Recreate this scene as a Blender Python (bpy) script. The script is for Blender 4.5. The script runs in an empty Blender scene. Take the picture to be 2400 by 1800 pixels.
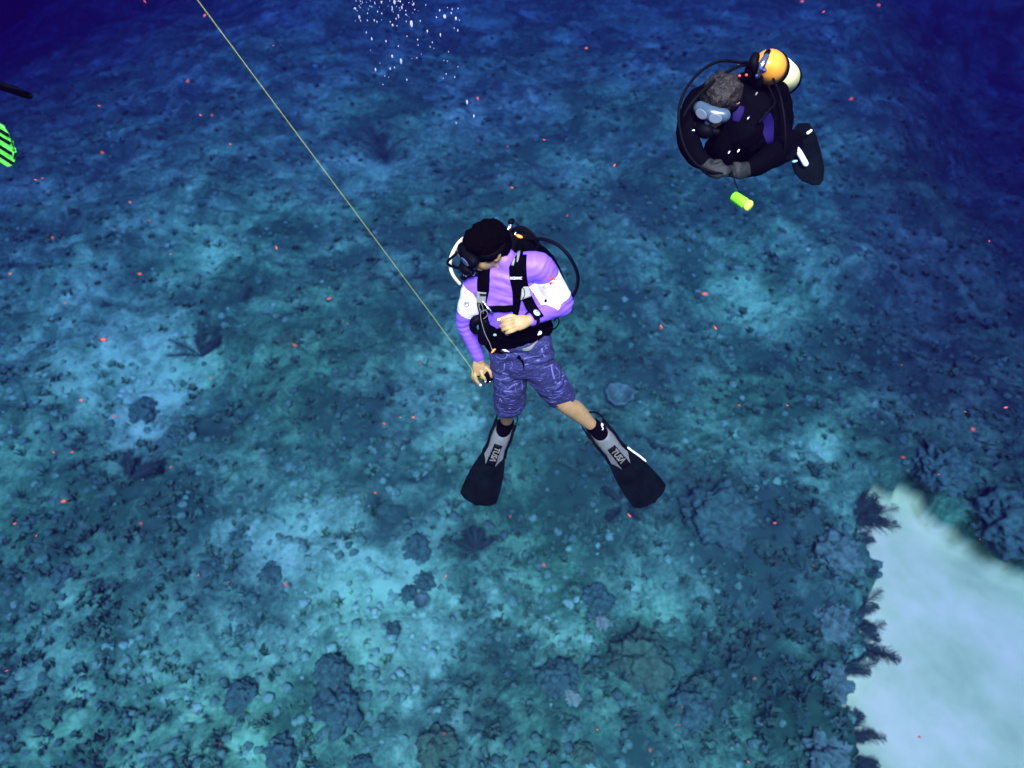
import bpy, bmesh, math, random
import numpy as np
from mathutils import Vector, Matrix, noise as mnoise
S = bpy.context.scene
C = S.collection
R = math.radians
# ---------------------------------------------------------------- camera, light, air (water)
F = 1714.0                                   # focal length in pixels of the 2400 px wide photograph
CAMZ = 13.0
PITCH = 50.0
cd = bpy.data.cameras.new('camera'); cam = bpy.data.objects.new('camera', cd); C.objects.link(cam)
cam.location = (0, 0, CAMZ); cam.rotation_euler = (R(90 - PITCH), 0, 0)
cd.sensor_width = 36; cd.lens = 36 * F / 2400; cd.clip_start = 0.05; cd.clip_end = 600
cd.dof.use_dof = True; cd.dof.focus_distance = 3.7; cd.dof.aperture_fstop = 1.7
S.camera = cam
SUN_DIR = Vector((0.0, -0.50, 0.87)).normalized()
w = bpy.data.worlds.new('World'); S.world = w; w.use_nodes = True
nt = w.node_tree; bg = nt.nodes['Background']
sky = nt.nodes.new('ShaderNodeTexSky'); sky.sky_type = 'NISHITA'; sky.sun_disc = False
sky.sun_elevation = math.asin(SUN_DIR.z); sky.sun_rotation = math.atan2(SUN_DIR.x, SUN_DIR.y)
nt.links.new(sky.outputs[0], bg.inputs[0]); bg.inputs[1].default_value = 0.07
sl = bpy.data.lights.new('sun', 'SUN'); sl.energy = 5.0; sl.angle = R(24.0); sl.color = (1.0, 0.97, 0.92)
so = bpy.data.objects.new('sun', sl); C.objects.link(so); so.location = (8, -10, 30)
so.rotation_euler = SUN_DIR.to_track_quat('Z', 'Y').to_euler()
S.view_settings.view_transform = 'Standard'; S.view_settings.look = 'None'
S.view_settings.gamma = 1.0; S.view_settings.use_curve_mapping = False
S.view_settings.exposure = 1.60
S.render.engine = 'CYCLES'
cy = S.cycles
cy.use_denoising = True; cy.volume_bounces = 0; cy.max_bounces = 4; cy.diffuse_bounces = 2
cy.transparent_max_bounces = 8; cy.glossy_bounces = 2; cy.transmission_bounces = 2; cy.sample_clamp_indirect = 3.0
cy.use_adaptive_sampling = True; cy.adaptive_threshold = 0.02
rs = random.Random(7)
nrs = np.random.RandomState(11)

# ---------------------------------------------------------------- helpers
M_CAM = Matrix.Translation(cam.location) @ cam.rotation_euler.to_matrix().to_4x4()
def P(px, py, d):
    """point that the photograph shows at pixel (px, py) when it lies d metres in front of the lens plane"""
    return M_CAM @ Vector(((px - 1200) / F * d, (900 - py) / F * d, -d))
def ray(px, py):
    return (M_CAM.to_3x3() @ Vector(((px - 1200) / F, (900 - py) / F, -1))).normalized()
def G(px, py, z=0.0):
    """point of the sea bed at height z seen at pixel (px, py)"""
    r = ray(px, py); t = (z - CAMZ) / r.z
    return cam.location + r * t

def mat(name, col, rough=0.6, metal=0.0, noise=0.0, scale=20.0, bump=0.0, bscale=60.0, spec=0.4, emit=None, **kw):
    m = bpy.data.materials.new(name); m.use_nodes = True
    n = m.node_tree.nodes; l = m.node_tree.links; b = n['Principled BSDF']
    b.inputs['Base Color'].default_value = (*col, 1); b.inputs['Roughness'].default_value = rough
    b.inputs['Metallic'].default_value = metal; b.inputs['Specular IOR Level'].default_value = spec
    if noise or bump:
        tc = n.new('ShaderNodeTexCoord')
    if noise:
        t = n.new('ShaderNodeTexNoise'); t.inputs['Scale'].default_value = scale; t.inputs['Detail'].default_value = 4
        l.new(tc.outputs['Object'], t.inputs['Vector'])
        r = n.new('ShaderNodeValToRGB')
        r.color_ramp.elements[0].position = 0.3; r.color_ramp.elements[1].position = 0.7
        r.color_ramp.elements[0].color = (*[c * (1 - noise) for c in col], 1)
        r.color_ramp.elements[1].color = (*[min(1, c * (1 + noise)) for c in col], 1)
        l.new(t.outputs[0], r.inputs[0]); l.new(r.outputs[0], b.inputs['Base Color'])
    if bump:
        t = n.new('ShaderNodeTexNoise'); t.inputs['Scale'].default_value = bscale; t.inputs['Detail'].default_value = 3
        l.new(tc.outputs['Object'], t.inputs['Vector'])
        u = n.new('ShaderNodeBump'); u.inputs['Strength'].default_value = bump; u.inputs['Distance'].default_value = 0.01
        l.new(t.outputs[0], u.inputs['Height']); l.new(u.outputs[0], b.inputs['Normal'])
    return m

def mesh_obj(name, verts, faces, m=None, parent=None, smooth=True, mats=None, midx=None):
    me = bpy.data.meshes.new(name)
    verts = np.asarray(verts, dtype=np.float32)
    me.from_pydata(verts.tolist(), [], faces if isinstance(faces, list) else faces.tolist())
    for mm in (mats or ([m] if m else [])): me.materials.append(mm)
    if midx is not None: me.polygons.foreach_set('material_index', np.asarray(midx, dtype=np.int32))
    if smooth: me.polygons.foreach_set('use_smooth', np.ones(len(me.polygons), dtype=bool))
    me.update()
    o = bpy.data.objects.new(name, me); C.objects.link(o)
    if parent: o.parent = parent
    return o
def tag(o, label=None, cat=None, group=None, kind=None):
    if label: o['label'] = label
    if cat: o['category'] = cat
    if group: o['group'] = group
    if kind: o['kind'] = kind
    return o
def empty(name, loc, label, cat, group=None):
    o = bpy.data.objects.new(name, None); C.objects.link(o); o.location = loc
    o.empty_display_size = 0.1
    return tag(o, label, cat, group)
def adopt(o, parent):
    """parent while keeping the part's world place"""
    o.parent = parent; o.matrix_parent_inverse = Matrix.Translation(-parent.location) if parent.parent is None else Matrix.Identity(4)
    return o

def vnoise(x, y, scale, seed, octaves=4, gain=0.5):
    """value-noise fbm over arrays x, y in metres; about -1..1"""
    out = np.zeros_like(x); amp = 1.0; tot = 0; s = scale
    for o in range(octaves):
        g = np.random.RandomState(seed + o * 17).uniform(-1, 1, (256, 256)).astype(np.float32)
        u = x / s + 1000.3 + o * 3.7; v = y / s + 1000.7 + o * 5.1
        iu = np.floor(u).astype(int); iv = np.floor(v).astype(int)
        fu = u - iu; fv = v - iv
        fu = fu * fu * (3 - 2 * fu); fv = fv * fv * (3 - 2 * fv)
        a = g[iu % 256, iv % 256]; b = g[(iu + 1) % 256, iv % 256]
        c = g[iu % 256, (iv + 1) % 256]; d = g[(iu + 1) % 256, (iv + 1) % 256]
        out += amp * ((a * (1 - fu) + b * fu) * (1 - fv) + (c * (1 - fu) + d * fu) * fv)
        tot += amp; amp *= gain; s *= 0.5
    return out / tot
WATER_D = 0.08; WATER_COL = (0.0065, 0.0012, 0.020, 1); WATER_ABS = (0.020, 0.078, 0.59, 1)
# ---------------------------------------------------------------- sea bed
def poly_sdf(x, y, pts):
    """signed distance to a closed polygon, positive inside"""
    d2 = np.full(x.shape, 1e9); inside = np.zeros(x.shape, bool)
    n = len(pts)
    for i in range(n):
        ax, ay = pts[i]; bx, by = pts[(i + 1) % n]
        ex, ey = bx - ax, by - ay
        wx, wy = x - ax, y - ay
        t = np.clip((wx * ex + wy * ey) / (ex * ex + ey * ey + 1e-9), 0, 1)
        d2 = np.minimum(d2, (wx - ex * t) ** 2 + (wy - ey * t) ** 2)
        c = ((ay > y) != (by > y)) & (x < (bx - ax) * (y - ay) / (by - ay + 1e-12) + ax)
        inside ^= c
    d = np.sqrt(d2)
    return np.where(inside, d, -d)
SANDZ = -0.9
def gp(px, py, z): g = G(px, py, z); return (g.x, g.y)
sand_px = [(2000, 1140), (2070, 1150), (2150, 1185), (2230, 1260), (2300, 1318), (2400, 1345), (2560, 1400), (2900, 1600), (3200, 2300),
           (1900, 2300), (1975, 1800), (1965, 1720), (1965, 1610), (1985, 1540), (2010, 1470), (2020, 1400), (1995, 1340), (1985, 1290), (1990, 1230), (1985, 1190)]
SAND = [gp(a, b, SANDZ) for a, b in sand_px]
# the deep gully right of the reef plateau
deep_px = [(1960, 640), (1990, 820), (2040, 900), (2090, 960), (2230, 1040), (2480, 1180), (3400, 1400), (4200, 300), (2900, -250), (2120, -250), (2060, 100), (2030, 400)]
DEEP = [gp(a, b, 0) for a, b in deep_px]
dark_px = [(1975, 640), (1980, 820), (1990, 950), (2010, 1080), (2110, 1130), (2230, 1215), (2420, 1320), (3400, 1500), (4200, 300), (2900, -250), (2120, -250), (2030, 100), (2000, 400)]  # outline of the area whose reef colour is darkened to imitate gloom
DARK = [gp(a, b, 0) for a, b in dark_px]
sand2 = [gp(a, b, 0) for a, b in [(1270, 900), (1240, 960), (1180, 1000), (1160, 1100), (1210, 1090), (1260, 1000), (1330, 930), (1300, 890)]]
blobs = [(500, 1500, 300, .35), (1100, 1450, 300, .25), (250, 1000, 260, .3), (330, 940, 110, .9), (430, 870, 90, .8), (700, 1230, 90, .9), (620, 1290, 110, .7), (900, 1420, 110, 1.0), (1000, 1330, 90, .9), (950, 1560, 90, .8),
         (900, 1740, 150, .7), (640, 1520, 160, .4), (420, 1640, 110, .6), (330, 1480, 110, .5), (1120, 1000, 110, .7), (1050, 860, 90, .4), (1760, 680, 90, .9), (1880, 590, 60, .7),
         (1920, 1060, 50, 1.1), (1650, 980, 120, .5), (1400, 1300, 110, .5), (1380, 1480, 70, .7), (1640, 1290, 80, .7), (1440, 1700, 160, .3), (1220, 1380, 80, .4),
         (1380, 400, 90, .5), (820, 420, 120, .35), (500, 560, 130, .4), (150, 900, 160, .4), (80, 1560, 120, .4), (620, 460, 100, .3), (1500, 640, 120, .3),
         (200, 1180, 160, -.6), (380, 1130, 110, -.5), (300, 1330, 140, -.6), (560, 1420, 90, -.5), (1360, 1160, 150, -.9), (1650, 1170, 110, -.9), (1060, 1250, 90, -.6),
         (1560, 860, 120, -.5), (1460, 1290, 60, -.4), (900, 880, 120, -.5), (700, 900, 110, -.4), (560, 740, 120, -.4), (1180, 1560, 100, -.4), (1550, 1620, 160, -.5),
         (1800, 900, 110, -.5), (1280, 600, 160, -.4), (1500, 480, 120, -.6), (1010, 560, 140, -.5), (1850, 1250, 110, -.7), (1800, 1500, 140, -.6), (1900, 1700, 120, -.7), (900, 1640, 110, -.5)]
def sandiness(x, y):
    s = np.zeros_like(x)
    for px, py, r, a in blobs:
        g = G(px, py, 0); g2 = G(px + r, py, 0); rad = (g2 - g).length
        g3 = G(px, py - r, 0); radv = (g3 - g).length
        s += a * np.exp(-(((x - g.x) / rad) ** 2 + ((y - g.y) / radv) ** 2))
    return s
def height(x, y, fine=True):
    ds = poly_sdf(x, y, SAND) + 0.55 * vnoise(x, y, 0.9, 5, 4) + 0.16 * vnoise(x, y, 0.28, 6, 2)
    dd = poly_sdf(x, y, DEEP) + 2.6 * vnoise(x, y, 4.5, 9, 4)
    h = 0.45 * vnoise(x, y, 6.0, 21, 2) + 0.28 * vnoise(x, y, 2.1, 31, 2)
    k = np.abs(vnoise(x, y, 0.8, 41, 3)); h += 0.34 * k
    if fine: h += 0.10 * np.abs(vnoise(x, y, 0.24, 51, 2)) + 0.05 * vnoise(x, y, 0.09, 61, 1)
    sd = sandiness(x, y); h -= 0.15 * np.clip(sd, -1, 1)
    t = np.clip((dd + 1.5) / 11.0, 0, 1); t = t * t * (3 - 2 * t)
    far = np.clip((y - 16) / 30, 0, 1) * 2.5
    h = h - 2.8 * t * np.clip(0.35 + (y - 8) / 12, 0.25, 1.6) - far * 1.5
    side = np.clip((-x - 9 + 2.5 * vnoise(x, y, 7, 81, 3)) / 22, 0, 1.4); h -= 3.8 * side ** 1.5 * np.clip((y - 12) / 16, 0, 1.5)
    t = np.maximum(t, np.clip(side * 1.3 - .15, 0, 1) * np.clip((y - 15) / 10, 0, 1))  # extends the painted gloom to the far left corner
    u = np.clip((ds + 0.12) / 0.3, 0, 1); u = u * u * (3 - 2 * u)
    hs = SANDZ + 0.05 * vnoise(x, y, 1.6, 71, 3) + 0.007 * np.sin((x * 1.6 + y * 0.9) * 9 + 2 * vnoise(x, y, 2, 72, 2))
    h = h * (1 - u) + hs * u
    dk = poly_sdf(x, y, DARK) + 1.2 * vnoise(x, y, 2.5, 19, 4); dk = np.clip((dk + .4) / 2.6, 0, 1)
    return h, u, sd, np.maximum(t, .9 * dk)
x0, x1, y0, y1, st = -46, 46, -10, 58, 0.1
nx = int((x1 - x0) / st) + 1; ny = int((y1 - y0) / st) + 1
X, Y = np.meshgrid(np.linspace(x0, x1, nx), np.linspace(y0, y1, ny), indexing='ij')
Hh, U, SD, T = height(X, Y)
# wide outer skirt so the bed reaches far past what the water lets one see
vv = np.stack([X, Y, Hh], -1).reshape(-1, 3)
idx = np.arange(nx * ny).reshape(nx, ny)
quads = np.stack([idx[:-1, :-1], idx[1:, :-1], idx[1:, 1:], idx[:-1, 1:]], -1).reshape(-1, 4)
def fast_mesh(name, vv, quads, k=4):
    me = bpy.data.meshes.new(name)
    me.vertices.add(len(vv)); me.vertices.foreach_set('co', np.ascontiguousarray(vv, dtype=np.float32).ravel())
    nq = len(quads); me.loops.add(nq * k); me.loops.foreach_set('vertex_index', np.ascontiguousarray(quads, dtype=np.int32).ravel())
    me.polygons.add(nq); me.polygons.foreach_set('loop_start', np.arange(0, nq * k, k, dtype=np.int32))
    me.polygons.foreach_set('loop_total', np.full(nq, k, dtype=np.int32))
    me.update(calc_edges=True)
    return me
me = fast_mesh('sea_bed', vv, quads)
me.polygons.foreach_set('use_smooth', np.ones(len(quads), dtype=bool))
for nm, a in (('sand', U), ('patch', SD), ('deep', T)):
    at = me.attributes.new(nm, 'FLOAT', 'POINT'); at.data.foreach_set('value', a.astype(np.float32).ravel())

def node(n, t, **kw):
    x = n.new(t)
    for k, v in kw.items():
        if k in x.inputs: x.inputs[k].default_value = v
        else: setattr(x, k, v)
    return x
def ramp(n, *stops):
    r = n.new('ShaderNodeValToRGB'); e = r.color_ramp.elements
    while len(e) < len(stops): e.new(0.5)
    for k, (p, c) in enumerate(stops):
        e[k].position = p; e[k].color = (*c, 1) if len(c) == 3 else c
    return r
bm_ = bpy.data.materials.new('reef_rock'); bm_.use_nodes = True
n = bm_.node_tree.nodes; l = bm_.node_tree.links; b = n['Principled BSDF']
b.inputs['Roughness'].default_value = 0.95; b.inputs['Specular IOR Level'].default_value = 0.1
geo = n.new('ShaderNodeNewGeometry')
a_s = node(n, 'ShaderNodeAttribute', attribute_name='sand'); a_p = node(n, 'ShaderNodeAttribute', attribute_name='patch')
def noise_(scale, detail=4, rough=0.6, dist=0.0):
    t = n.new('ShaderNodeTexNoise'); t.inputs['Scale'].default_value = scale; t.inputs['Detail'].default_value = detail
    t.inputs['Roughness'].default_value = rough; t.inputs['Distortion'].default_value = dist
    l.new(geo.outputs['Position'], t.inputs['Vector']); return t
def math_(op, a, b_, clamp=False):
    t = n.new('ShaderNodeMath'); t.operation = op; t.use_clamp = clamp
    for k, v in enumerate((a, b_)):
        if isinstance(v, (int, float)): t.inputs[k].default_value = v
        elif v is not None: l.new(v, t.inputs[k])
    return t.outputs[0]
n1 = noise_(0.55, 6, 0.68, 0.5); n2 = noise_(2.2, 9, 0.76, 1.0); n3 = noise_(11, 6, 0.75); n4 = noise_(0.22, 3, 0.5)
v1 = math_('SUBTRACT', math_('MULTIPLY', n1.outputs[0], 1.2), 0.15); v2 = math_('MULTIPLY', n2.outputs[0], 0.75); v3 = math_('MULTIPLY', n3.outputs[0], 0.42)
s_ = math_('ADD', math_('ADD', v1, v2), v3)
s_ = math_('ADD', s_, math_('MULTIPLY', a_p.outputs['Fac'], 0.22))
cr = ramp(n, (0.0, (0.0253, 0.0842, 0.0398)), (0.90 / 2, (0.0323, 0.1136, 0.0509)), (1.03 / 2, (0.0635, 0.2091, 0.0862)), (1.16 / 2, (0.1323, 0.3810, 0.1513)), (1.36 / 2, (0.3142, 0.7300, 0.3026)))
l.new(math_('MULTIPLY', s_, 0.5), cr.inputs[0])
tint = ramp(n, (0.35, (1.0, 0.95, 1.05)), (0.6, (0.75, 1.05, 0.8)))
l.new(n4.outputs[0], tint.inputs[0])
mx = n.new('ShaderNodeMix'); mx.data_type = 'RGBA'; mx.blend_type = 'MULTIPLY'; mx.inputs[0].default_value = 0.8
l.new(cr.outputs[0], mx.inputs[6]); l.new(tint.outputs[0], mx.inputs[7])
sn = noise_(0.5, 8, 0.62, 0.1); sr = ramp(n, (0.34, (0.46, 0.65, 0.21)), (0.5, (0.64, 0.85, 0.27)), (0.66, (0.85, 0.95, 0.36)))
l.new(sn.outputs[0], sr.inputs[0])
mx2 = n.new('ShaderNodeMix'); mx2.data_type = 'RGBA'
ss_ = ramp(n, (0.55, (0, 0, 0)), (0.85, (1, 1, 1))); l.new(a_s.outputs['Fac'], ss_.inputs[0]); l.new(ss_.outputs[0], mx2.inputs[0]); l.new(mx.outputs[2], mx2.inputs[6]); l.new(sr.outputs[0], mx2.inputs[7])
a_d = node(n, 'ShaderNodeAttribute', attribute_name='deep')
mx3 = n.new('ShaderNodeMix'); mx3.data_type = 'RGBA'; mx3.blend_type = 'MULTIPLY'; mx3.inputs[7].default_value = (0.40, 0.34, 0.42, 1)   # gloom of the depths put into the reef colour, far corners included
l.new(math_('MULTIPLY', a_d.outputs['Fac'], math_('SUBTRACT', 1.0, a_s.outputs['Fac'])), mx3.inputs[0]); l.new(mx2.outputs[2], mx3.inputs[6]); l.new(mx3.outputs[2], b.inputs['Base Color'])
bp = n.new('ShaderNodeBump'); bp.inputs['Strength'].default_value = 0.45; bp.inputs['Distance'].default_value = 0.12
hb = math_('MULTIPLY', math_('ADD', v2, v3), math_('SUBTRACT', 1.0, a_s.outputs['Fac']))
l.new(hb, bp.inputs['Height']); l.new(bp.outputs[0], b.inputs['Normal'])
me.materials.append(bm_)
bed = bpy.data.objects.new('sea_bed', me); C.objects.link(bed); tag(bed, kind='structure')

# ---------------------------------------------------------------- the water between the lens and the reef
def box_mesh(name, a, b_):
    vs = [(x, y, z) for x in (a[0], b_[0]) for y in (a[1], b_[1]) for z in (a[2], b_[2])]
    fs = [(0, 1, 3, 2), (4, 6, 7, 5), (0, 4, 5, 1), (2, 3, 7, 6), (0, 2, 6, 4), (1, 5, 7, 3)]
    m = bpy.data.meshes.new(name); m.from_pydata(vs, [], fs); m.update(); return m
hz = bpy.data.objects.new('haze', box_mesh('haze', (-60, -24, -16), (60, 72, 15.2))); C.objects.link(hz)
tag(hz, kind='stuff')
hm = bpy.data.materials.new('sea_water'); hm.use_nodes = True
n = hm.node_tree.nodes; l = hm.node_tree.links
n.remove(n['Principled BSDF'])
pv = n.new('ShaderNodeVolumePrincipled')
pv.inputs['Color'].default_value = WATER_COL; pv.inputs['Density'].default_value = WATER_D
pv.inputs['Absorption Color'].default_value = WATER_ABS; pv.inputs['Anisotropy'].default_value = 0.0
l.new(pv.outputs[0], n['Material Output'].inputs['Volume'])
hz.data.materials.append(hm)
# ---------------------------------------------------------------- growth on the reef
def hz_at(x, y):
    a, u, s, t = height(np.array([[float(x)]]), np.array([[float(y)]]))
    return float(a[0, 0])
def tube_arr(pts, radii, k=3):
    """plain tube through pts -> verts, faces (lists)"""
    vs, fs = [], []
    pts = [Vector(p) for p in pts]; n_ = len(pts); up = None
    for i, p in enumerate(pts):
        t = (pts[min(i + 1, n_ - 1)] - pts[max(i - 1, 0)])
        t = t.normalized() if t.length > 1e-9 else Vector((0, 0, 1))
        if up is None: up = t.orthogonal().normalized()
        else:
            up = up - t * up.dot(t); up = up.normalized() if up.length > 1e-6 else t.orthogonal().normalized()
        s = t.cross(up)
        for j in range(k):
            a = 2 * math.pi * j / k
            vs.append(p + (up * math.cos(a) + s * math.sin(a)) * radii[i])
    for i in range(n_ - 1):
        for j in range(k):
            fs.append((i * k + j, i * k + (j + 1) % k, (i + 1) * k + (j + 1) % k, (i + 1) * k + j))
    fs.append(tuple(range(k))[::-1]); fs.append(tuple((n_ - 1) * k + j for j in range(k)))
    return vs, fs
def bush_proto(seed, strands, h, spread, curl):
    r = random.Random(seed); V, Fc = [], []
    for s in range(strands):
        a = r.uniform(0, 2 * math.pi); sp = spread * r.uniform(0.2, 1) ; hh = h * r.uniform(0.6, 1.1)
        d = Vector((math.cos(a), math.sin(a), 0)); b0 = d * 0.04 * r.random()
        side = Vector((-d.y, d.x, 0)) * r.uniform(-curl, curl)
        pts = [b0, b0 + d * sp * .35 + side * .4 + Vector((0, 0, hh * .5)), b0 + d * sp * .8 + side + Vector((0, 0, hh * .85)), b0 + d * sp * 1.1 + side * 1.8 + Vector((0, 0, hh))]
        v, f = tube_arr(pts, [.016, .015, .012, .005], 3); o = len(V)
        V += v
        for q in f:
            if len(q) == 4: Fc += [(q[0] + o, q[1] + o, q[2] + o), (q[0] + o, q[2] + o, q[3] + o)]
            else: Fc.append(tuple(x + o for x in q))
    return np.array([tuple(v) for v in V]), np.array(Fc)
def lump_proto(seed, sub=2):
    b_ = bmesh.new(); bmesh.ops.create_icosphere(b_, subdivisions=sub, radius=1.0)
    for v in b_.verts:
        nn = mnoise.fractal(v.co * 1.7 + Vector((seed * 7.1, 3, 1)), 0.6, 2.0, 3)
        v.co *= 1 + 0.42 * nn
        v.co.z *= 0.7
    V = np.array([tuple(v.co) for v in b_.verts]); Fc = np.array([[v.index for v in f.verts] for f in b_.faces]); b_.free()
    return V, Fc
def fan_proto(seed):
    """upright lobed plates (leafy corals and algae tufts)"""
    r = random.Random(seed); V, Fc = [], []
    for s in range(7):
        a = r.uniform(0, 6.28); d = Vector((math.cos(a), math.sin(a), 0)); n_ = Vector((-d.y, d.x, 0)); o = len(V)
        c = Vector((r.uniform(-.12, .12), r.uniform(-.12, .12), 0)); hh = r.uniform(.15, .3); ww = r.uniform(.1, .2)
        for i in range(4):
            for j in range(4):
                u = i / 3 * 2 - 1; t = j / 3
                V.append(c + d * u * ww * (0.4 + t) + n_ * (0.05 * math.sin(u * 3 + s) + t * .12) + Vector((0, 0, t * hh * (1 - .35 * u * u))))
        for i in range(3):
            for j in range(3):
                q = (o + i * 4 + j, o + i * 4 + 4 + j, o + i * 4 + 5 + j, o + i * 4 + 1 + j)
                Fc += [(q[0], q[1], q[2]), (q[0], q[2], q[3])]
    return np.array([tuple(v) for v in V]), np.array(Fc)
def scatter(name, protos, n_, size, want, seed, sink=0.1, shade=0.32):
    rr = np.random.RandomState(seed)
    # positions spread evenly over the picture's footprint, so near and far are equally dense to the eye
    px = rr.uniform(-500, 2900, n_ * 3); py = rr.uniform(-60, 2100, n_ * 3)
    dx = (px - 1200) / F; dy = (900 - py) / F
    cp, sp = math.cos(R(PITCH)), math.sin(R(PITCH))
    wx, wy, wz = dx, cp + dy * sp, -sp + dy * cp
    t = -CAMZ / wz; x = wx * t; y = wy * t
    h, u, s, tt = height(x[:, None], y[:, None]); h, u, s, tt = [q[:, 0] for q in (h, u, s, tt)]
    clump = vnoise(x, y, 1.6, seed + 5, 3)
    keep = (u < 0.5) & (rr.uniform(0, 1, len(x)) < want(s, clump))
    x, y, h = x[keep][:n_], y[keep][:n_], h[keep][:n_]
    m = len(x); sc = rr.uniform(*size, m) * (0.9 + 0.004 * y); ang = rr.uniform(0, 6.28, m); pid = rr.randint(0, len(protos), m)
    kk = np.where(keep)[0][:n_]
    sh = np.clip(0.50 + 0.42 * vnoise(x, y, 1.1, 905, 3) + 0.24 * s[kk] + rr.uniform(-.5, .5, m) * shade - .42 * tt[kk], 0.02, 0.98)  # last term paints the same gloom into the growth
    VV, FF, AA = [], [], []; off = 0
    for k, (V, Fc) in enumerate(protos):
        w_ = np.where(pid == k)[0]
        if not len(w_): continue
        c, s_ = np.cos(ang[w_]), np.sin(ang[w_])
        vx = (V[None, :, 0] * c[:, None] - V[None, :, 1] * s_[:, None]) * sc[w_, None] + x[w_, None]
        vy = (V[None, :, 0] * s_[:, None] + V[None, :, 1] * c[:, None]) * sc[w_, None] + y[w_, None]
        vz = V[None, :, 2] * sc[w_, None] + (h[w_] - sink * sc[w_])[:, None]
        VV.append(np.stack([vx, vy, vz], -1).reshape(-1, 3))
        FF.append((Fc[None] + (np.arange(len(w_)) * len(V))[:, None, None]).reshape(-1, 3) + off)
        AA.append(np.repeat(sh[w_], len(V))); off += len(w_) * len(V)
    V = np.concatenate(VV); Fc = np.concatenate(FF); A = np.concatenate(AA)
    m_ = fast_mesh(name, V, Fc, 3)
    at = m_.attributes.new('shade', 'FLOAT', 'POINT'); at.data.foreach_set('value', A.astype(np.float32))
    o = bpy.data.objects.new(name, m_); C.objects.link(o); tag(o, kind='stuff')
    return o
def attr_mat(name, stops, rough=0.9, nscale=9.0, namt=0.35):
    m = bpy.data.materials.new(name); m.use_nodes = True
    n = m.node_tree.nodes; l = m.node_tree.links; b = n['Principled BSDF']
    b.inputs['Roughness'].default_value = rough; b.inputs['Specular IOR Level'].default_value = 0.15
    a = node(n, 'ShaderNodeAttribute', attribute_name='shade'); r = ramp(n, *stops)
    g = n.new('ShaderNodeNewGeometry'); t = n.new('ShaderNodeTexNoise'); t.inputs['Scale'].default_value = nscale; t.inputs['Detail'].default_value = 4
    l.new(g.outputs['Position'], t.inputs['Vector'])
    ad = n.new('ShaderNodeMath'); ad.operation = 'MULTIPLY_ADD'; ad.inputs[1].default_value = namt * 2; 
    sb = n.new('ShaderNodeMath'); sb.operation = 'SUBTRACT'; sb.inputs[1].default_value = 0.5
    l.new(t.outputs[0], sb.inputs[0]); l.new(sb.outputs[0], ad.inputs[0]); l.new(a.outputs['Fac'], ad.inputs[2])
    l.new(ad.outputs[0], r.inputs[0]); l.new(r.outputs[0], b.inputs['Base Color'])
    return m
m_bush = attr_mat('soft_coral', [(0.0, (0.0362, 0.1195, 0.0635)), (0.6, (0.0662, 0.2228, 0.1037)), (1.0, (0.1452, 0.4072, 0.1697))])
m_lump = attr_mat('reef_stone', [(0.0, (0.0388, 0.0916, 0.0487)), (0.5, (0.0712, 0.2238, 0.0978)), (0.8, (0.1654, 0.4443, 0.1935)), (1.0, (0.2977, 0.6666, 0.3095))], nscale=14, namt=0.28)
m_leaf = attr_mat('reef_algae', [(0.0, (0.0417, 0.0989, 0.0465)), (0.6, (0.0632, 0.2164, 0.0837)), (1.0, (0.1406, 0.3967, 0.1452))])
bushes = [bush_proto(1, 16, .30, .26, .08), bush_proto(2, 20, .22, .34, .12), bush_proto(3, 12, .42, .22, .06), bush_proto(4, 18, .18, .30, .10)]
lumps = [lump_proto(k) for k in range(5)]
fans = [fan_proto(k) for k in range(4)]
o = scatter('soft_coral_growth', bushes, 2100, (0.30, 0.8), lambda s, c: np.clip(0.45 - 0.5 * s + 0.9 * c, 0.03, 1), 301); o.data.materials.append(m_bush)
o = scatter('coral_rubble', lumps, 6000, (0.025, 0.11), lambda s, c: np.clip(0.55 + 0.3 * s, 0.2, 1), 402, 0.2); o.data.materials.append(m_lump)
o = scatter('algae_tufts', fans, 4000, (0.2, 0.55), lambda s, c: np.clip(0.5 + 0.7 * c - .3 * s, 0.05, 1), 503, 0.05); o.data.materials.append(m_leaf)

# corals, sponges and plumes one can point to
def dome(name, c, rx, rz, m, seed, rough_=0.10, folds=0.0):
    b_ = bmesh.new(); bmesh.ops.create_icosphere(b_, subdivisions=5, radius=1.0)
    for v in b_.verts:
        p = v.co.copy(); nn = mnoise.fractal(p * 2.2 + Vector((seed * 3.3, 1, 7)), 0.7, 2.0, 4)
        w_ = 1 + rough_ * 1.8 * nn + rough_ * .35 * mnoise.noise(p * 11)
        if folds: w_ += folds * abs(math.sin(p.x * 9 + 2 * mnoise.noise(p * 3))) * 0.5
        v.co = Vector((p.x * rx * w_, p.y * rx * w_, p.z * rz * w_))
    me_ = bpy.data.meshes.new(name); b_.to_mesh(me_); b_.free(); me_.materials.append(m)
    me_.polygons.foreach_set('use_smooth', np.ones(len(me_.polygons), dtype=bool))
    o = bpy.data.objects.new(name, me_); C.objects.link(o); o.location = c; o.rotation_euler.z = seed
    return o
m_dark = mat('dark_coral', (0.042, 0.150, 0.066), 0.9, noise=0.45, scale=9, bump=0.8, bscale=30)
m_green = mat('green_coral', (0.0510, 0.1593, 0.0498), 0.9, noise=0.4, scale=7, bump=0.8, bscale=26)
m_pale = mat('pale_sponge', (0.20, 0.34, 0.15), 0.9, noise=0.35, scale=8, bump=0.8, bscale=24)
m_grey = mat('grey_coral', (0.0843, 0.2091, 0.0986), 0.9, noise=0.45, scale=6, bump=0.8, bscale=22)
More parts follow.
